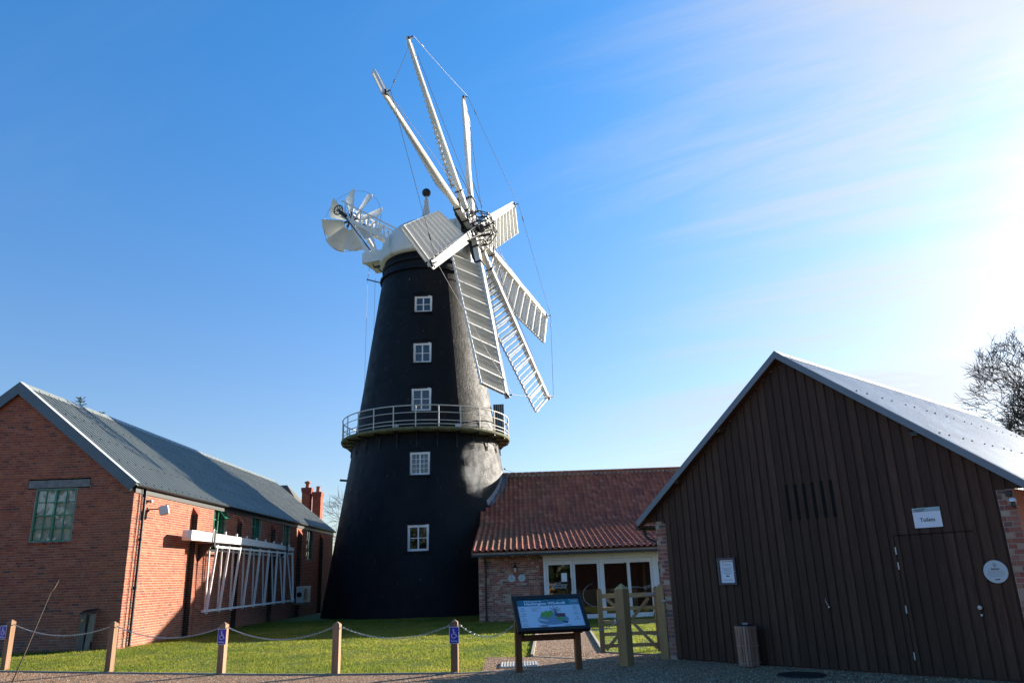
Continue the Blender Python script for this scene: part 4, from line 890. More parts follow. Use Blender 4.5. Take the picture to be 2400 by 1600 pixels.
# shopfront
YF = 29.87; XS = 8.6
MB().box(v_(.885, YF-.02, 2.125), v_(XS, YF+.10, 2.325)).build('head_beam', M_white2, vis)
bays = [(0.985, 1.93), (2.06, 3.00), (3.15, 3.945), (4.04, 5.0), (5.15, 6.1), (6.2, 7.2), (7.3, 8.4)]
posts = [(.885, .98), (3.005, 3.145), (5.005, 5.145), (7.205, 7.295), (8.4, XS)]
for a, b in posts: MB().box(v_(a, YF-.03, 0), v_(b, YF+.09, 2.12)).build('frame_post', M_white2, vis)
doors = [(.985, 1.985, True), (1.995, 3.0, False), (3.15, 4.07, False), (4.02+.055, 5.0, False), (5.15, 6.17, False), (6.18, 7.2, False), (7.3, 8.395, False)]
for i, (a, b, dr) in enumerate(doors):
    st = .085 if i != 2 else .03; top = 1.955; lo = .16; f = MB()
    f.box(v_(a, YF+.0, lo-.02 if not dr else .05), v_(a+st, YF+.05, 2.12)); f.box(v_(b-st, YF+.0, lo-.02 if not dr else .05), v_(b, YF+.05, 2.12))
    f.box(v_(a+st, YF+.001, top), v_(b-st, YF+.049, 2.118)); f.box(v_(a+st, YF+.001, .0), v_(b-st, YF+.049, lo if not dr else .25))
    f.build('door_frame' if dr else 'window_frame', M_white2, vis)
    MB().add([v_(a+st, YF+.025, lo), v_(b-st, YF+.025, lo), v_(b-st, YF+.03, top), v_(a+st, YF+.03, top)], [(0,1,2,3)]).build('glass_pane', M_glass, vis, fix=False)
MB().box(v_(3.15, YF-.035, 1.94), v_(3.94, YF-.002, 2.09)).build('blind_box', M_white2, vis)
MB().box(v_(1.99, YF-.05, -.0), v_(4.80, YF-.025, .15)).build('kick_board', M_white2, vis)
MB().tube(v_(1.90, YF-.07, 1.0), v_(1.90, YF-.07, 1.47), .013).tube(v_(1.90, YF-.07, 1.05), v_(1.90, YF, 1.05), .01).tube(v_(1.90, YF-.07, 1.42), v_(1.90, YF, 1.42), .01).build('door_handle', M_iron, vis)
rm = MB(); rm.add([v_(.6, YF+3.6, 0), v_(XS+.5, YF+3.6, 0), v_(XS+.5, YF+3.6, 2.4), v_(.6, YF+3.6, 2.4)], [(0,1,2,3)]); rm.box(v_(.6, YF+.12, 2.35), v_(XS+.5, YF+3.6, 2.38)); rm.box(v_(.6, YF+.12, .0), v_(.62, YF+3.6, 2.35)); rm.box(v_(.6, YF+.12, .01), v_(XS+.5, YF+3.6, .03)); rm.build('interior', simple('shop_interior', (0.045,0.04,0.035), 0.9), vis, fix=False)
ct = MB().box(v_(2.2, YF+1.6, .03), v_(4.6, YF+2.3, 1.0)).box(v_(1.2, YF+1.0, .03), v_(1.7, YF+1.4, .95)).box(v_(4.9, YF+1.8, .03), v_(5.0, YF+3.2, 1.9)); ct.build('counter', simple('counter_oak', (0.20, 0.12, 0.05), .6), vis)
# door notice and window vinyls
MB().box(v_(1.55, YF+.012, 1.34), v_(1.76, YF+.016, 1.65)).build('door_notice', M_signwhite, vis)
def vt(s, size, x, z, bold=0.0, al='LEFT'): text(s, size, frameM(v_(x, YF+.020, z), (1,0,0), (0,0,1)), vis, M_vinyl, align=al, bold=bold)
vt('Heckington', .105, 1.27, 1.235, .003); vt('Windmill', .125, 1.27, 1.145, .004); vt('Welcome to', .05, 1.27, 1.31, .001)
vs_ = MB()
for k in range(8): a = R(45*k+10); vs_.bar(v_(1.19, YF+.020, 1.23), v_(1.19+.075*math.cos(a), YF+.020, 1.23+.075*math.sin(a)), .018, .006, up=(0,1,0))
vs_.prism([(-.03,0),(.03,0),(.02,.11),(-.02,.11)], (0,.003,0), v_(1.19, YF+.018, 1.10)); vs_.build('mill_emblem', M_vinyl, vis)
arc = []
for t in np.linspace(R(105), R(285), 30): arc.append(v_(2.85+.52*math.cos(t), YF+.018, .83+.42*math.sin(t)))
MB().poly(arc, [.003+.009*math.sin(math.pi*i/29) for i in range(30)], 4).build('window_swirl', M_vinyl, vis)
arc = [v_(3.2+1.55*t, YF+.018, .93+.14*math.sin(t*2.6)) for t in np.linspace(.1, 1, 20)]
MB().poly(arc, [.004+.010*math.sin(math.pi*i/19) for i in range(20)], 4).build('window_swirl', M_vinyl, vis)
ears = MB()
for bx, bz, dr in ((4.2, .72, 1), (4.62, 1.02, 1)):
    for k in range(6):
        for s in (-1, 1):
            cx, cz = bx+.07*k, bz+.02*k; q = [(cx, cz), (cx+.03, cz+s*.03), (cx+.085, cz+s*.075), (cx+.05, cz+s*.015)]; ears.add([v_(a, YF+.018, b) for a, b in q], [(0,1,2,3)])
ears.build('wheat_ear_print', M_vinyl, vis, fix=False)

def plaque(o, U, r, label, title, parent_rot=0.0, group=None):
    U = Vector(U).normalized(); N = U.cross(Vector((0,0,1))); t = thing('round_plaque', label, 'plaque', o, group=group)
    F = frameM((0,0,0), U, (0,0,1))
    MB().lathe([(r-.004, .0), (r, .004), (r, .010), (r-.004, .014)], n=40, M=F).build('disc', M_plaque, t)
    tb_ = MB()
    for k in range(5):
        w = r*(.62, .68, .7, .66, .5)[k]; x = -w
        while x < w:
            l = random.uniform(.3, .9)*r*.22; tb_.box((x, .05*r-k*.12*r, .0142), (min(x+l, w), .05*r-k*.12*r+.045*r, .0152), M=F); x += l+.03*r
    tb_.build('fine_print', M_grey, t)
    em = MB(); em.prism([(-.10*r,.38*r),(.10*r,.38*r),(.07*r,.62*r),(-.07*r,.62*r)], tuple(N*.001), tuple(N*.0145), tuple(U), (0,0,1)); 
    for k in range(4): a = R(45*k+20); em.bar(N*.016+U*(.2*r*math.cos(a))+Vector((0,0,.62*r+.2*r*math.sin(a))), N*.016-U*(.2*r*math.cos(a))+Vector((0,0,.62*r-.2*r*math.sin(a))), .03*r, .001, up=tuple(N))
    em.build('mill_emblem', M_grey, t)
    text(title, .17*r, frameM(N*.016+Vector((0,0,.24*r)), U, (0,0,1)), t, M_ink, bold=.002)
    MB().box((-.16*r,-.74*r,.0142), (-.10*r,-.60*r,.0152), M=F).build('red_mark', M_red, t); MB().box((-.07*r,-.72*r,.0142), (.24*r,-.62*r,.0152), M=F).build('fine_print', M_ink, t)
    return t
plaque((-.325, YF-.025, 1.52), (1,0,0), .135, 'round pale plaque on brick wall, left one of the pair by the lamp', 'The Mill', group='round plaques')
plaque((.06, YF-.025, 1.525), (1,0,0), .135, 'round pale plaque on brick wall, nearer the glazed door', 'Bakery', group='round plaques')
wl = thing('wall_lamp', 'black swan-neck wall lamp on the brick wall above two round plaques', 'lamp', (-.185, YF, 2.0))
MB().poly([(0,0,.05),(0,-.08,.12),(0,-.16,.10),(0,-.17,.0)], .012, 6).tube((0,0,.05),(0,-.02,.05),.04).build('arm', M_black, wl)
MB().lathe([(.025,0),(.045,-.04),(.11,-.09),(.115,-.10)], n=18, c=(0,-.17,.0), cap=False).build('shade', M_black, wl); MB().lathe([(.04,-.10),(.045,-.2),(.03,-.24)], n=14, c=(0,-.17,0)).build('glass', simple('lamp_glass',(0.5,0.48,0.46),.2), wl)

# ================================================================ TIMBER OUTBUILDING (right)
BO = Vector((2.871, 15.372, 0)); D = Vector((.670, -.742, 0)).normalized(); BR = math.atan2(D.y, D.x)
tim = thing('timber_outbuilding', 'dark timber-clad outbuilding with steel roof and brick corners, right foreground', 'outbuilding', BO, BR)
# local frame: x along gable, y inwards (away from the camera)
TW, XC, ZE2, ZR2 = 6.1, 2.93, 2.58, 5.26; hl = 3.42; sl2 = (ZR2-ZE2)/hl
ztop = lambda x: ZR2-.06-abs(x-XC)*sl2
MB().prism([(.04,0),(5.90,0),(5.90,2.54),(6.28,2.54),(XC, ZR2-.1),(-.42,2.54),(.04,2.54)], (0,.04,0), (0,0,0)).build('backing_panel', M_board, tim)
bp = .1585; nb = 37; dr0, dr1, drz = 4.385, 5.50, 1.995
for k in range(-3, nb+3):
    x0 = .045+k*bp; x1 = x0+.118; zb = 0.03
    if k < 0 or k >= nb: zb = 2.545
    t = random.uniform(.013, .020); r_ = random.random()
    segs = [(zb, None)]
    if k >= 0 and x0 > dr0-.1 and x1 < dr1+.05: segs = [(0.04, drz), (drz+.012, None)]
    for za, zt in segs:
        if x0 < XC < x1: za0, za1, zm = ztop(x0), ztop(x1), ztop(XC)
        ta, tb2 = (zt, zt) if zt else (ztop(x0), ztop(x1))
        if min(ta, tb2) <= za+.02: continue
        mb = MB(); q = [(x0,-t,za),(x1,-t,za),(x1,-t,tb2),(x0,-t,ta)]; mb.add(q+[(p[0],.0,p[2]) for p in q], [(0,1,2,3),(0,4,5,1),(1,5,6,2),(2,6,7,3),(3,7,4,0)], 0, r_)
        mb.build('board', M_board, tim)
MB().box((-.02, -.03, 2.50), (.04, -.004, 2.56)).build('corner_trim', M_board, tim)
dl = MB().box((dr0-.012,-.004,0.03),(dr0-.004,-.0255,drz)).box((dr0,-.003,drz),(dr1,-.0245,drz+.011)); dl.build('door_gap', M_dark, tim)
for z in (1.72, 1.50, .87, .22): MB().box((dr0-.012,-.036,z),(dr0+.004,-.024,z+.11)).build('hinge', M_galv, tim)
MB().tube((5.40,-.03,.96),(5.40,-.06,.96),.028,n=14).tube((5.40,-.03,.86),(5.40,-.045,.86),.016,n=10).build('door_lock', M_galv, tim)
for k in range(6):
    x = 2.662+k*.1535; xx = .045+bp*round((x-.045-.118)/bp)+.118
    MB().box((xx-.010,-.0225,2.356),(xx+.046,-.0015,2.952)).build('vent_slot_dark_strip', M_dark, tim)  # near-black strip in place of an opening; its colour stands for the shade inside
MB().poly([(3.14,-.03,1.08),(3.15,-.07,1.05),(3.18,-.06,.98),(3.185,-.05,.95)], .006, 6).tube((3.185,-.03,.955),(3.185,-.06,.955),.014).build('hook', M_galv, tim)
# brick corners
CL3 = Matrix.Rotation(-BR, 4, 'Z') @ (CAMP-BO)
bs, rs = coursing(-.20, .04, 0, 2.54, garden=1, bl=.225); brick_wall(tim, (0,-.006,0), (1,0,0), bs, rs, M_brick2, M_mortar, 100, CL3, 'corner_wall', b2)
bs, rs = coursing(5.90, 6.12, 0, 2.54, garden=1, bl=.225); brick_wall(tim, (0,-.006,0), (1,0,0), bs, rs, M_brick2, M_mortar, 100, CL3, 'corner_wall', b2)
MB().box((-.20,.001,0),(-.02,9.5,2.54)).box((5.95,.001,0),(6.12,9.5,2.54)).box((-.2,9.5,0),(6.12,9.7,2.54)).build('side_wall', M_brick2, tim)
# roof: ribs run up the slope
def rs2(side):
    L = math.hypot(hl+.06, (hl+.06)*sl2); dn = Vector((side*hl, 0, -(ZR2-ZE2))).normalized(); nrm = Vector((side*(ZR2-ZE2), 0, hl)).normalized(); top = Vector((XC, 0, ZR2+.0)); y = -.16
    while y < 9.8:
        yb = y+1.0; pts = []; c = .2
        for i in range(5):
            for f, hh in ((0,0),(.70,0),(.78,.030),(.92,.030)): pts.append((y+(i+f)*c, hh))
        pts.append((yb, 0)); m_ = len(pts); vs = [top+Vector((0,a,0))+nrm*b for a, b in pts]+[top+dn*L+Vector((0,a,0))+nrm*b for a, b in pts]
        mb = MB(); mb.add(vs, [(i, i+m_, i+m_+1, i+1) for i in range(m_-1)], 0, random.random()); v2 = [v-nrm*.01 for v in vs]; mb.add(v2, [(i, i+1, i+m_+1, i+m_) for i in range(m_-1)])
        mb.add(vs+v2, [(m_+i, 3*m_+i, 3*m_+i+1, m_+i+1) for i in range(m_-1)])
        for f in (.02, .33, .66, .97):
            for i in (1, 3): mb.cbox(top+dn*L*f+Vector((0, y+(i+.85)*c, 0))+nrm*.036, (.022,.022,.02), 1)
        mb.build('roof_sheet', [M_steelroof, M_dark], tim, fix=False); y = yb
rs2(1); rs2(-1)
rc = MB(); rc.add([(XC-.15,-.17,ZR2-.075),(XC,-.17,ZR2+.055),(XC+.15,-.17,ZR2-.075),(XC-.15,9.85,ZR2-.075),(XC,9.85,ZR2+.055),(XC+.15,9.85,ZR2-.075)], [(0,3,4,1),(1,4,5,2)]); rc.build('ridge_cap', M_steelroof, tim)
barge(tim, M_barge2, XC-hl-.06, ZE2-.05+.035, XC, ZR2+.045, XC+hl+.06, ZE2-.05+.035, -.185, .105, .02)
sf_ = MB()
for side in (-1, 1):
    xa = XC+side*(hl+.05); q = [(XC,-.165,ZR2-.09),(xa,-.165,ZE2-.13),(xa,0,ZE2-.13),(XC,0,ZR2-.09)]; sf_.add(q+[(p[0],p[1],p[2]+.015) for p in q], [(0,1,2,3),(7,6,5,4),(0,4,5,1),(1,5,6,2)])
sf_.build('soffit', M_board, tim)
for x in (1.62, .55): 
    z = ztop(x); MB().box((x-.1,-.155,z-.12),(x+.0,-.03,z-.05)).build('purlin_end', M_board, tim)
gm2 = MB().box((XC-hl-.16,-.10,2.40),(XC-hl-.05,9.8,2.50)).box((XC+hl+.05,-.10,2.40),(XC+hl+.16,9.8,2.50)); gm2.build('gutter', M_black, tim, bevel=.02)
MB().poly([(XC-hl-.1,.1,2.42),(XC-hl-.05,.12,2.25),(-.26,.14,2.12),(-.25,.14,.1)], .035, 8).build('downpipe', M_black, tim)
def TP(x, y, z): return BO+Matrix.Rotation(BR, 3, 'Z') @ Vector((x, y, z))
# things on the gable
ts = thing('toilets_sign', 'white board with grey-green header reading Toilets, above the timber door', 'sign', TP(4.925, -.03, 2.235), BR)
MB().box((-.198,-.006,-.146),(.198,0,.146)).build('panel', M_signwhite, ts); MB().box((-.197,-.008,.085),(.197,-.0062,.145)).build('header_band', M_paleteal, ts)
text('Toilets', .078, frameM((0,-.0075,-.035), (1,0,0), (0,0,1)), ts, M_ink, bold=.0015)
MB().box((-.165,-.0095,.095),(-.155,-.0082,.128)).build('red_mark', M_red, ts); text('HECKINGTON', .022, frameM((-.148,-.0095,.120),(1,0,0),(0,0,1)), ts, M_ink, align='LEFT'); text('WINDMILL', .024, frameM((-.148,-.0095,.100),(1,0,0),(0,0,1)), ts, M_ink, align='LEFT')
MB().poly([(-.02,-.009,.105),(.02,-.009,.125),(.06,-.009,.115),(.09,-.009,.13),(.12,-.009,.122)], .003, 4).build('swirl', M_signwhite, ts)
nc = thing('notice_case', 'navy framed notice case with a printed white sheet, on the dark boards above the bin', 'notice case', TP(1.36, -.03, 1.553), BR)
MB().box((-.19,-.035,-.235),(-.145,0,.24)).box((.145,-.035,-.235),(.19,0,.24)).box((-.145,-.035,-.235),(.145,0,-.195)).box((-.145,-.035,.20),(.145,0,.24)).build('frame', M_navy, nc, bevel=.004)
MB().box((-.145,-.012,-.195),(.145,-.002,.20)).build('paper', M_signwhite, nc)
pr = MB()
for k, (w, z) in enumerate([(.10,.125),(.08,.10),(.11,.06),(.09,.04),(.06,.02),(.10,-.005),(.08,-.03),(.05,-.05),(.09,-.15)]):
    x = -w
    while x < w: l = random.uniform(.01,.035); pr.box((x,-.0135,z),(min(x+l,w),-.0122,z+.007)); x += l+.006
pr.build('fine_print', M_ink, nc); MB().box((-.09,-.0135,.155),(-.08,-.0122,.185)).build('red_mark', M_red, nc); text('HECKINGTON WINDMILL', .022, frameM((-.07,-.014,.17),(1,0,0),(0,0,1)), nc, M_ink, align='LEFT')
MB().prism([(-.04,-.09),(.04,-.09),(.03,-.075),(0,-.065),(-.03,-.075)], (0,.001,0), (0,-.0136,0)).build('small_emblem', M_ink, nc); MB().tube((.167,-.036,0),(.167,-.042,0),.008).build('lock', M_galv, nc)
plaque(TP(5.69, -.028, 1.435), D, .155, 'large round pale plaque titled Coal yard on the dark timber boards', 'Coal yard')
jb = thing('junction_box', 'small black box on the brick corner of the timber outbuilding', 'junction box', TP(6.06, -.02, 2.475), BR); MB().box((-.04,-.05,-.035),(.04,0,.035)).build('box', M_black, jb, bevel=.008); MB().poly([(.03,-.03,-.03),(.02,-.05,-.14),(.05,-.06,-.2),(.09,-.05,-.15)], .005, 6).build('cable', M_black, jb)
bl_ = thing('bulkhead_lamp', 'small pale domed sensor lamp on the brick corner under the eave', 'lamp', TP(6.10, -.02, 2.36), BR); MB().box((-.03,-.06,-.07),(.03,0,.0)).build('body', M_black, bl_, bevel=.006); MB().lathe([(.045,0),(.045,.03),(.03,.05),(.01,.055)], n=14, c=(0,-.05,.0)).build('dome', M_signwhite, bl_)
gl_ = thing('gable_light', 'slim black light fixed to the boards under the right-hand rake', 'lamp', TP(4.98, -.03, 3.50), BR); MB().box((-.07,-.07,-.03),(.07,0,.03)).build('body', M_black, gl_, bevel=.01); MB().box((-.05,-.075,-.034),(.05,-.01,-.031)).build('diffuser', M_grey, gl_)

# ================================================================ small things in front
post_pts = [(-11.40,17.87,1.055),(-8.43,16.57,.99),(-5.76,15.54,.945),(-3.405,14.82,.915),(-1.212,14.45,.90)]
plabel = ['wooden chain post with blue parking sign at the left edge of the picture','plain wooden chain post in front of the shed corner','wooden chain post with blue sign in front of the white spar','plain wooden chain post in front of the mill base','wooden chain post with blue parking sign left of the information board']
zz0 = []
for i, (x, y, h) in enumerate(post_pts):
    t = thing('chain_post', plabel[i], 'post', (x, y, 0), R((-14,-12,-9,-6,-3)[i]), 'wooden posts carrying the chain')
    w = .062; mb = MB(); mb.box((-w,-w,0),(w,w,h-.05), 0, random.random()); mb.add([(-w,-w,h-.05),(w,-w,h-.05),(w,w,h-.05),(-w,w,h-.05),(0,0,h)], [(0,1,4),(1,2,4),(2,3,4),(3,0,4)]); mb.build('post', M_post, t)
    ey = MB()
    for s in (-1, 1): ey.poly([(s*w,0,h-.11),(s*(w+.03),0,h-.115),(s*(w+.045),0,h-.10),(s*(w+.06),0,h-.115)], .006, 6)
    ey.build('eye_bolt', M_galv, t)
    if i in (0, 2, 4):
        ps = thing('parking_sign', ['blue disabled parking sign on the leftmost chain post','blue disabled parking sign on the middle chain post before the shed','blue disabled parking sign on the post nearest the information board'][i//2], 'sign', (x-.012*(i == 0)*9, y-.078, h-.265), R((-14,-12,-9,-6,-3)[i]), 'blue disabled parking signs')
        MB().box((-.088,-.006,-.14),(.088,0,.14)).build('panel', M_signwhite, ps, bevel=.004); MB().box((-.080,-.0075,-.132),(.080,-.0062,.132)).build('blue_field', M_signblue, ps)
        wc = MB(); Y = -.0090
        ln_ = MB()
        for a, b in (((-.020,.105),(.03,.105)),): pass
        for a, b in (((-.075,.128),(.075,.128)),((-.075,-.128),(.075,-.128)),((-.075,-.128),(-.075,.128)),((.075,-.128),(.075,.128))): pass
        wc.tube((-.012, Y-.0005, .092), (-.012, Y+.0005, .092), .013, n=12)
        wc.bar((-.011,Y,.075),(-.004,Y,.02),.013,.001,up=(0,1,0)); wc.bar((-.004,Y,.02),(.030,Y,.018),.012,.001,up=(0,1,0)); wc.bar((.030,Y,.018),(.048,Y,-.022),.012,.001,up=(0,1,0)); wc.bar((.044,Y,-.022),(.058,Y,-.018),.010,.001,up=(0,1,0)); wc.bar((-.009,Y,.052),(.024,Y,.048),.010,.001,up=(0,1,0))
        arc = [(-.004+.042*math.cos(t_), Y, -.005+.042*math.sin(t_)) for t_ in np.linspace(R(130), R(370), 18)]
        for p, q in zip(arc[:-1], arc[1:]): wc.bar(p, q, .010, .001, up=(0,1,0))
        wc.build('wheelchair_symbol', M_signwhite, ps); text('Parking', .038, frameM((0,-.0090,-.095),(1,0,0),(0,0,1)), ps, M_signwhite, bold=.0006)
        for z in (.125, -.125): pass
    zz0.append(Vector((x, y, h-.11)))
# chain ends: beyond left frame, info-board stand, gate post
zz0 = [Vector((-14.6, 19.2, .98))]+zz0+[Vector((-.12, 14.30, .80)), Vector((1.78, 14.60, .78))]
lbl = ['steel chain running left from the leftmost parking-sign post','steel chain between the two leftmost posts, across the shed gable','steel chain from the shed-corner post to the middle sign post','steel chain between the middle sign post and the plain post beside it','steel chain from the plain post before the mill to the last sign post','steel chain from the last sign post to the information board','steel chain from the information board to the gate post']
def torus_link(mb, c, d, upv, L, r, t):
    d = d.normalized(); s = d.cross(upv).normalized(); pts = []
    for k in range(9): a = 2*math.pi*k/8; pts.append(c+d*math.cos(a)*L+s*math.sin(a)*r)
    mb.poly(pts, t, 4)
for i in range(7):
    a, b = zz0[i], zz0[i+1]; 
    dd = (b-a); dd.z = 0; dd.normalize(); a = a+dd*.11 if i != 6 else a+dd*1.15; b = b-dd*.11 if i < 5 else b
    if i == 6: a.z = .70
    Lc = (b-a).length; sag = .075*Lc if i < 6 else .16; sag = (.22, .20, .20, .21, .20, .21, .11)[i]
    mb = MB(); nL = int(Lc/.038); prev = None
    for k in range(nL+1):
        t = k/nL; p = a.lerp(b, t); p.z -= sag*(1-(2*t-1)**2)
        t2 = (k+1)/nL; q = a.lerp(b, t2); q.z -= sag*(1-(2*t2-1)**2); d_ = q-p
        torus_link(mb, p, d_, Vector((0,0,1)) if k % 2 else dd.cross(Vector((0,0,1))), .025, .012, .0045)
    mb.v = [tuple(Vector(v)-a) for v in mb.v]
    o = mb.build('chain', M_galv, label=lbl[i], cat='chain', group='chains hung between the posts', fix=False); o.location = a
# information board
IB = Vector((.46, 14.34, 0)); ir = math.atan2(14.433-14.243, .985+.068)
ib = thing('information_board', 'sloping welcome board in dark frame on two brown timber legs', 'information board', IB, ir)
MB().box((-.60,-.055,0),(-.49,.055,.83)).build('leg', M_stand, ib, bevel=.005); MB().box((.47,-.055,0),(.58,.055,.83)).build('leg', M_stand, ib, bevel=.005)
MB().box((-.49,-.025,.50),(.47,.025,.60)).build('rail', M_standh, ib); MB().box((-.49,-.05,.58),(-.44,.05,.70)).box((.58,-.05,.60),(.62,.05,.70)).build('bracket', M_frame, ib)
a_ = math.atan2(1.243-.672, .62); F = Matrix.Translation((.04, -.36, .672)) @ Matrix.Rotation(math.atan2(.565, .60), 4, 'X')
PW, PH = 1.29, .825
# local: x across, y up the slope, z normal
SH_ = Matrix(((1, -.0, 0, 0), (0, 1, 0, 0), (0, 0, 1, 0), (0, 0, 0, 1)))
f = MB(); t_ = .075
for a, b in (((-PW/2,0,-.03),(-PW/2+t_,PH,.03)),((PW/2-t_,0,-.03),(PW/2,PH,.03)),((-PW/2+t_,0,-.03),(PW/2-t_,t_,.028)),((-PW/2+t_,PH-t_-.02,-.03),(PW/2-t_,PH,.028))): f.box(a, b, M=F)
f.box((-PW/2+.01,.01,-.06),(PW/2-.01,PH-.01,-.031), M=F); f.build('frame', M_frame, ib, bevel=.005)
pw = PW/2-t_; y0, y1 = t_, PH-t_-.02
MB().box((-pw,y0,.0),(pw,y1,.012), M=F).build('panel', M_panelw, ib); MB().box((-pw,y1-.15,.0125),(pw,y1,.0135), M=F).build('header_band', M_teal, ib)
def bt(s, size, x, y, mat, bold=0.0, al='LEFT', sx=1.0): text(s, size, F @ Matrix.Translation((x, y, .0150)), ib, mat, align=al, bold=bold, sx=sx)
bt('Welcome to', .055, -.44, y1-.045, M_signwhite, .0012, sx=1.15); bt('Heckington Windmill', .078, -.44, y1-.105, M_signwhite, .003, sx=1.12)
br_ = MB()
for k in range(5): br_.box((.42, y1-.05-k*.013, .0138), (.55, y1-.044-k*.013, .0146), M=F)
for a, b in (((.395,y1-.13),(.40,y1-.025)),((.565,y1-.13),(.57,y1-.025))): br_.box((a[0],a[1],.0138),(b[0],b[1],.0146), M=F)
br_.box((.40,y1-.030,.0138),(.565,y1-.025,.0146), M=F).box((.40,y1-.13,.0138),(.565,y1-.125,.0146), M=F)
br_.poly([F @ Vector((-.10+.4*t, y1-.05+.018*math.sin(t*9), .015)) for t in np.linspace(0, 1, 14)], .003, 4); br_.build('header_print', M_plaque, ib)
mpz = lambda pts, z, mat, nm: MB().prism(pts, tuple((F.to_3x3() @ Vector((0,0,.001)))), tuple(F @ Vector((0,0,z))), tuple(F.to_3x3() @ Vector((1,0,0))), tuple(F.to_3x3() @ Vector((0,1,0)))).build(nm, mat, ib)
cx, cy = .02, .27
mpz([(cx+.29*math.cos(t)*(1 if math.cos(t) > 0 else .95), cy-.02+.12*math.sin(t)) for t in np.linspace(0, 2*math.pi, 28)[:-1]], .0126, M_mapgrey, 'map_print')
mpz([(cx-.22,cy+.06),(cx-.17,cy+.16),(cx-.13,cy+.15),(cx-.10,cy+.19),(cx-.06,cy+.17),(cx,cy+.19),(cx+.05,cy+.10),(cx-.08,cy+.05)], .0138, M_mapgreen, 'map_print')
mpz([(cx+.02,cy+.0),(cx+.17,cy-.06),(cx+.22,cy-.01),(cx+.06,cy+.06)], .0138, M_mapgreen, 'map_print'); mpz([(cx-.10,cy-.0),(cx+.0,cy+.07),(cx-.01,cy+.09),(cx-.14,cy+.03)], .0150, M_mapgreen, 'map_print')
mpz([(cx+.08,cy+.04),(cx+.24,cy+.03),(cx+.24,cy+.11),(cx+.10,cy+.12)], .0152, M_mapred, 'map_print'); mpz([(cx+.0,cy-.04),(cx+.04,cy-.06),(cx+.08,cy+.03),(cx+.05,cy+.07)], .0152, M_mapgrey, 'map_print'); mpz([(cx+.16,cy-.09),(cx+.24,cy-.12),(cx+.27,cy-.08),(cx+.18,cy-.05)], .0154, M_mapdark, 'map_print'); mpz([(cx+.05,cy+.06),(cx+.11,cy+.06),(cx+.095,cy+.2),(cx+.065,cy+.2)], .0158, M_mapdark, 'map_print')
mpz([(cx-.28,cy-.03),(cx-.10,cy-.07),(cx-.08,cy-.04),(cx-.24,cy+.02)], .0150, M_plaque, 'map_print')
star = MB()
for k in range(8): a = R(45*k+15); star.bar(F @ Vector((cx+.08, cy+.2, .017)), F @ Vector((cx+.08+.11*math.cos(a), cy+.2+.09*math.sin(a), .017)), .014, .001, up=tuple(F.to_3x3() @ Vector((0,0,1))))
star.build('map_sails', M_grey, ib)
ic = MB(); rr = random.Random(3)
for sxx in (-.48, .47):
    for k in range(4 if sxx < 0 else 3):
        y = y1-.21-k*.115; sp_ = .012*0
        for q in range(5): a = rr.uniform(0, 6.28); ic.bar(F @ Vector((sxx+.02*math.cos(a), y+.018*math.sin(a), .0138)), F @ Vector((sxx-.03*math.cos(a*1.7), y-.018*math.sin(a*1.3), .0138)), .008, .001, up=tuple(F.to_3x3() @ Vector((0,0,1))))
        for q in range(2): ic.box((sxx-.06, y-.045-q*.012, .0127), (sxx+.06-.02*q, y-.040-q*.012, .0135), M=F)
for k in range(6): ic.box((-.33, y1-.20-k*.016, .0127), (-.33+rr.uniform(.08, .2), y1-.196-k*.016, .0135), M=F)
ic.build('small_icons', M_grey, ib); mpz([(-.245,.10),(-.235,.10),(-.235,.13),(-.255,.13)], .0138, M_red, 'red_mark')
bt('HECKINGTON', .022, -.22, .122, M_ink); bt('WINDMILL', .024, -.22, .10, M_ink); bt('Visit Heckington', .02, .2, .11, M_ink)
# gate and its posts
for (x, y, h, w, rz, lb_) in ((1.854, 14.66, 1.41, .095, -44, 'thick square gate post with pointed top, standing free in the gravel'), (2.75, 15.56, 1.39, .085, -40, 'thick square gate post with pointed top against the timber outbuilding')):
    t = thing('gate_post', lb_, 'post', (x, y, 0), R(rz), 'gate posts'); mb = MB(); mb.box((-w,-w,0),(w,w,h-.10), 0, random.random()); mb.add([(-w,-w,h-.10),(w,-w,h-.10),(w,w,h-.10),(-w,w,h-.10),(0,0,h)], [(0,1,4),(1,2,4),(2,3,4),(3,0,4)]); mb.build('post', M_gate, t)
    if x < 2: MB().box((-.13,-.11,.72),(-.09,-.07,.80)).build('chain_plate', M_galv, t)
    else: MB().tube((.05,-.1,1.05),(.16,-.12,1.05),.015).tube((-.1,.0,.42),(-.16,.02,.42),.014).build('latch_pin', M_galv, t)
gt_ = thing('field_gate', 'open pale timber garden gate with cross braces between two gate posts', 'gate', (2.13, 16.0, .10))
def gb_(a, b, w, h, nm='rail', mt=None): MB().bar(a, b, w, h, up=(0,0,1), rnd=random.random()).build(nm, mt or M_gateh, gt_)
for x, wd in ((-.555, .095), (.58, .105)):
    mb = MB(); mb.box((x-wd/2,-.035,0),(x+wd/2,.035,1.15), 0, random.random()); mb.prism([(x-wd/2,1.15),(x+wd/2,1.15),(x+wd*.2,1.21),(x-wd*.2,1.21)], (0,.07,0), (0,-.035,0)); mb.build('stile', M_gate, gt_)
for z, h in ((1.06,.085),(.815,.065),(.57,.065),(.345,.065),(.13,.065)): gb_((-.505,0,z),(.525,0,z),.045,h)
for z0_, z1_, xa, xb in ((1.00,.62,-.42,.02),(.62,1.0,.06,.42),(.06,.56,-.49,.0),(.56,.06,.06,.52)): gb_((xa,-.036,z0_),(xb,-.036,z1_),.025,.06,'brace')
MB().box((.33,-.045,1.045),(.66,-.035,1.09)).build('hinge_strap', M_galv, gt_); MB().box((.54,-.045,.28),(.60,-.035,.34)).box((.44,-.05,.30),(.54,-.04,.315)).build('latch', M_galv, gt_)
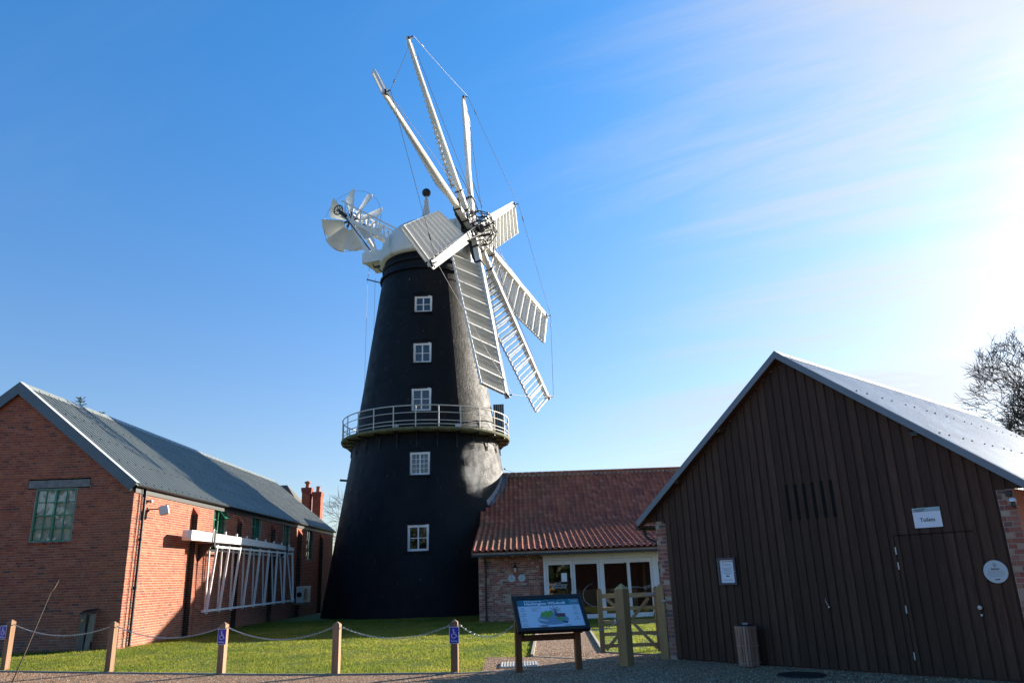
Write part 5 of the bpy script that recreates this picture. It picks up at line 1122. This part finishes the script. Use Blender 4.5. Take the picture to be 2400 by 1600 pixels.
# bin
BP = Vector((3.845, 13.93, 0)); bn = thing('slatted_bin', 'round litter bin clad in vertical wooden slats, against the dark gable', 'litter bin', BP)
MB().lathe([(.135,.03),(.15,.08),(.15,.60),(.145,.63)], n=28).build('liner', M_black, bn)
for k in range(22):
    a = 2*math.pi*k/22; c, s = math.cos(a), math.sin(a); MB().bar((c*.168,s*.168,.02),(c*.178,s*.178,.655),.012,.042,up=(-s,c,0),rnd=random.random()).build('slat', M_slat, bn)
hp_ = MB()
for z in (.07,.34,.62):
    for k in range(22): a = 2*math.pi*k/22; c, s = math.cos(a), math.sin(a); hp_.tube((c*.178,s*.178,z),(c*.186,s*.186,z),.006,n=6)
hp_.build('screws', M_galv, bn); MB().lathe([(.15,.63),(.165,.65),(.14,.67),(.0,.675)], n=28).build('lid', M_black, bn); MB().box((-.04,-.03,.675),(.04,.03,.70)).build('lid_handle', M_galv, bn); MB().tube((0,0,0),(0,0,.03),.02).build('foot', M_galv, bn)
# ground covers
dg = thing('drain_grate', 'ribbed pale metal drain grate in gravel behind the information board', 'grate', (-.08, 15.3, .012))
MB().box((-.36,-.42,0),(.36,.42,.008)).build('tray', M_galv, dg)
for k in range(13): MB().box((-.33+k*.053,-.39,.008),(-.305+k*.053,.39,.026)).build('bar', simple('pale_grate_bar',(0.5,0.48,0.42),.6) if k == 0 else bpy.data.materials['pale_grate_bar'], dg)
mh = thing('manhole_cover', 'flat dark round manhole cover in the gravel in front of the gable', 'manhole cover', (4.24, 12.58, .008)); MB().lathe([(.36,0),(.36,.012),(.34,.016)], n=32).build('rim', M_iron, mh); MB().lathe([(.33,0),(.33,.012)], n=32).build('lid', M_iron, mh)
st = thing('dry_stem', 'thin leaning dry plant stem close to the camera at the left', 'plant', (-2.05, 2.95, 0)); 
# stem runs between two sight lines close to the lens
def ray(px, py, y): v = RW @ np.array([px-1200., py-800., F_PX]); v = v/v[1]*y; return Vector((v[0], v[1], 1.6+v[2]))
p0, p1, p2 = ray(28, 1600, 2.9), ray(120, 1385, 2.9), ray(138, 1358, 2.9); base = ray(-60, 1790, 2.9); base.z = base.z; b0 = Vector((-2.05, 2.95, 0))
lowp = p0+(p0-p1)*((p0.z)/(p1.z-p0.z)) ; st.location = (lowp.x, lowp.y, 0)
def rel(p): return Vector((p.x-lowp.x, p.y-lowp.y, p.z))
MB().poly([rel(Vector((lowp.x, lowp.y, 0))), rel(p0), rel(p1)], [.0035, .0026, .0018], 6).build('stem', simple('dry_stem_brown',(0.085,0.055,0.035),.8), st); MB().poly([rel(p1), rel(p1.lerp(p2,.4)), rel(p2)], [.003,.005,.002], 6).build('seed_head', simple('seed_brown',(0.09,0.06,0.04),.8), st)

# ================================================================ BACKGROUND
def bare_tree(loc, H, r0, seed, label, spread=1.0, levels=5, tilt=(0,0), nb=3, thin=.010, clear=.22, group=None):
    rr = random.Random(seed); t = thing('bare_tree', label, 'tree', loc, group=group); tr = MB(); tw2 = MB()
    def br(p, d, L, r_, lev):
        n = 4; pts = [p]; q = p.copy(); dd = d.copy()
        for k in range(n):
            j_ = .11 if lev < 3 else .075; dd = (dd+Vector((rr.gauss(0,j_), rr.gauss(0,j_), rr.gauss(.035,.06)))).normalized(); q = q+dd*L/n; pts.append(q.copy())
        re = r_*.55; mb = tr if lev <= 1 else tw2; mb.poly(pts, [r_+(re-r_)*k/n for k in range(n+1)], 6 if lev <= 1 else (4 if lev < 4 else 3))
        if lev >= levels: return
        kids = nb+(1 if lev in (1, 2, 3) else 0)
        for k in range(kids):
            f = .45+.55*(k+1)/kids if lev else clear+.78*(k+1)/kids; i = min(n-1, int(f*n)); bp_ = pts[i].lerp(pts[i+1], min(1, f*n-i)) if i < n else pts[n]
            a = rr.uniform(0, 6.28); ax_ = dd.orthogonal().normalized(); ax_.rotate(Matrix.Rotation(a, 3, dd)); sp_ = rr.uniform(.45, .85)*spread
            nd_ = (dd*math.cos(sp_)+ax_*math.sin(sp_)).normalized(); br(bp_, nd_, L*rr.uniform(.60,.80) if lev else L*rr.uniform(.5,.7), max(thin, re*rr.uniform(.55,.8)), lev+1)
    br(Vector((0,0,0)), Vector((tilt[0], tilt[1], 1)).normalized(), H*.48, r0, 0)
    tr.build('trunk', M_bark, t, fix=False); tw2.build('crown', M_twig, t, fix=False); return t
bare_tree((87.0, 110.0, 0), 31.5, .80, 11, 'large bare winter tree rising behind the steel roof at the right edge', 1.0, 7, (-.05, 0), 3, .046)
bare_tree((-12.0, 74, 0), 10.3, .16, 5, 'small bare tree showing between the shed roof and the mill', 1.0, 5, (0,0), 3, .014)
bare_tree((-14.6, 78, 0), 9.6, .16, 8, 'faint bare tree beyond the far end of the shed roof', 1.0, 5, (0,0), 3, .012)
def conifer(loc, H, seed, label):
    rr = random.Random(seed); t = thing('conifer', label, 'tree', loc, group='conifers behind the shed'); MB().tube((0,0,0),(0,0,H),.2,.02,n=8).build('trunk', M_bark, t)
    mb = MB(); z = 2.0
    while z < H-.1:
        Lb = .25+(H-z)*.20
        for k in range(7):
            a = rr.uniform(0, 6.28); L_2 = Lb*rr.uniform(.7,1.15); d = Vector((math.cos(a), math.sin(a), .28)).normalized(); e = Vector((0,0,z))+d*L_2; e.z -= .02*L_2*L_2
            mb.tube((0,0,z), e, .015, .006, n=3)
            for q in range(int(6+L_2*7)):
                f = rr.uniform(.15, 1.05); c = Vector((0,0,z)).lerp(e, f); s = rr.uniform(.08,.2)*(1.1-.4*f); u_ = Vector((rr.gauss(0,1), rr.gauss(0,1), rr.gauss(-.2,.5))).normalized()*s; w_ = d.cross(u_).normalized()*s*.28
                mb.add([c-w_, c+w_, c+u_+d*s*.5], [(0,1,2)], 1)
        z += rr.uniform(.22,.34)
    mb.build('crown', [M_bark, simple('conifer_needles'+str(seed), (0.035,0.06,0.025), .8, .2, var=.4, scale=3)], t, fix=False)
def grnd(px, py, y): return ray(px, py, y)
q = ray(190, 928, 58); conifer((q.x, q.y, 0), q.z, 1, 'taller conifer top poking above the shed roof')
q = ray(236, 965, 60); conifer((q.x, q.y, 0), q.z, 2, 'smaller conifer top just above the shed roof ridge')
# house far behind with two chimney stacks
ho = thing('brick_house', 'distant brick house with two chimney stacks behind the shed roof', 'house', (-20, 62, 0))
MB().box((-5,-2.5,0),(4.2,3.5,5.4)).build('wall', M_brick, ho)
MB().add([(-5.2,-2.8,5.3),(4.5,-2.8,5.3),(4.5,3.8,5.3),(-5.2,3.8,5.3),(-3,.5,9.35),(1.15,.5,9.35)], [(0,1,5,4),(1,2,5),(2,3,4,5),(3,0,4),(3,2,1,0)]).build('roof', simple('brown_roof_tile',(0.09,0.07,0.055),.85,var=.3,scale=4,bump=.4), ho)
for pxa, pxb, pyt, lb2 in ((706.5,729,1142,'left'),(731.5,754,1152,'right')):
    a = ray(pxa, pyt, 59.6); b = ray(pxb, pyt, 59.6); xa, xb, zt = a.x+20, b.x+20, (a.z+b.z)/2; y = -2.4; w = xb-xa; m = MB()
    m.box((xa+.06,y,4.5),(xb-.06,y+w,zt-.35)); m.box((xa+.02,y-.04,zt-.35),(xb-.02,y+w+.04,zt-.22)); m.box((xa,y-.06,zt-.22),(xb,y+w+.06,zt)); co = m.build('chimney', M_brick, ho)
    for U_, o_, wd in (((1,0,0),(xa+.06,y,0),w-.12),((0,1,0),(xb-.06,y,0),w)):
        bb, _ = coursing(0, wd, 5.5, zt-.36, garden=0); mm = MB(); U_ = Vector(U_); N_ = U_.cross(Vector((0,0,1))); o_ = Vector(o_)
        for p, q_, za, zb in bb: c4 = [o_+U_*x_+Vector((0,0,z_))+N_*.006 for x_, z_ in ((p,za),(q_,za),(q_,zb),(p,zb))]; mm.add(c4, [(0,1,2,3)], 0, random.random())
        mm.build('brickwork', M_brick, co, kind='stuff', fix=False)
    pt = MB().lathe([(.17,0),(.19,.04),(.16,.1),(.15,.42),(.20,.45)] if lb2 == 'right' else [(.17,0),(.16,.1),(.15,.35),(.26,.38),(.24,.48),(.05,.55)], n=14, c=((xa+xb)/2, y+w/2, zt)); pt.build('chimney_pot', simple('terracotta_'+lb2,(0.36,0.12,0.07),.8), co)
# overhead service wire to the mill
a, b = ray(1172, 1095, 41.5), ray(1232, 1114, 44); w_ = MB().poly([(0,0,0), (b-a)*.5-Vector((0,0,.03)), (b-a)*1.6], .014, 4); c = (b-a)*.17; w_.tube(c, c+(b-a).normalized()*.13, .05, n=8)
wo_ = w_.build('overhead_wire', M_wire, label='thin overhead wire with insulator leaving the right side of the mill above the ridge', cat='wire', fix=False); wo_.location = a

# evergreen wood added behind the viewpoint to shade near fronts; mirrored in shop glass
n = 26000; cx = rng.uniform(-75, 75, n); hh = 8.5+2.6*np.sin(cx*.21)+1.8*np.sin(cx*.53+1)+1.2*np.sin(cx*1.3)
cz = hh*rng.random(n)**.8; cy = -30+3.5*np.sin(cx*.3)-rng.uniform(0, 7, n)*(1-.5*cz/hh)
P = np.column_stack([cx, cy, cz]); V = P[:, None, :]+rng.normal(0, .42, (n, 3, 3)); V[:, :, 2] = np.maximum(V[:, :, 2], 0.02)
soup('tree_line', V.reshape(-1, 3), np.arange(n*3).reshape(-1, 3), rng.random(n), simple('evergreen_leaf', (0.035, 0.055, 0.022), .8, .2, var=.4, scale=.7))

# thin steam drifting up the flank of the mill from behind the low roof
def steam():
    m = bpy.data.materials.new('steam'); m.use_nodes = True; nt = m.node_tree; nt.nodes.remove(nt.nodes['Principled BSDF']); N = nt.nodes; L = nt.links
    tc = N.new('ShaderNodeTexCoord'); ln = N.new('ShaderNodeVectorMath'); ln.operation = 'LENGTH'; L.new(tc.outputs['Object'], ln.inputs[0])
    fo = N.new('ShaderNodeMapRange'); fo.interpolation_type = 'SMOOTHSTEP'; L.new(ln.outputs['Value'], fo.inputs[0]); fo.inputs[1].default_value = 1.0; fo.inputs[2].default_value = 0.25
    mp = N.new('ShaderNodeMapping'); mp.inputs['Scale'].default_value = (1.3, 1.0, 2.1); L.new(tc.outputs['Object'], mp.inputs[0])
    ns = N.new('ShaderNodeTexNoise'); ns.inputs['Scale'].default_value = 1.25; ns.inputs['Detail'].default_value = 5; ns.inputs['Roughness'].default_value = .55; ns.inputs['Distortion'].default_value = .8; L.new(mp.outputs[0], ns.inputs['Vector'])
    th = N.new('ShaderNodeMapRange'); th.interpolation_type = 'SMOOTHSTEP'; L.new(ns.outputs['Fac'], th.inputs[0]); th.inputs[1].default_value = .43; th.inputs[2].default_value = .66; th.inputs[4].default_value = 1.3
    mu = N.new('ShaderNodeMath'); mu.operation = 'MULTIPLY'; L.new(fo.outputs[0], mu.inputs[0]); L.new(th.outputs[0], mu.inputs[1])
    pv = N.new('ShaderNodeVolumePrincipled'); pv.inputs['Color'].default_value = (.9, .9, .9, 1); pv.inputs['Anisotropy'].default_value = 0.2; L.new(mu.outputs[0], pv.inputs['Density']); L.new(pv.outputs[0], N['Material Output'].inputs['Volume'])
    mb = MB().lathe([(math.sin(t), -math.cos(t)) for t in np.linspace(0.02, math.pi-.02, 14)], n=20); me = mb.mesh('steam_plume', m); mb.fix(me)
    o = link('steam_plume', me, None, 'wisp of pale steam drifting up the lower right flank of the black tower', 'steam', kind='stuff')
    a, b = ray(1124, 1168, 35.6), ray(1108, 1035, 35.9); c = (a+b)/2; o.location = c; o.scale = (.85, .55, (b-a).length*.56); o.rotation_euler = (0, R(-6), 0)
steam()
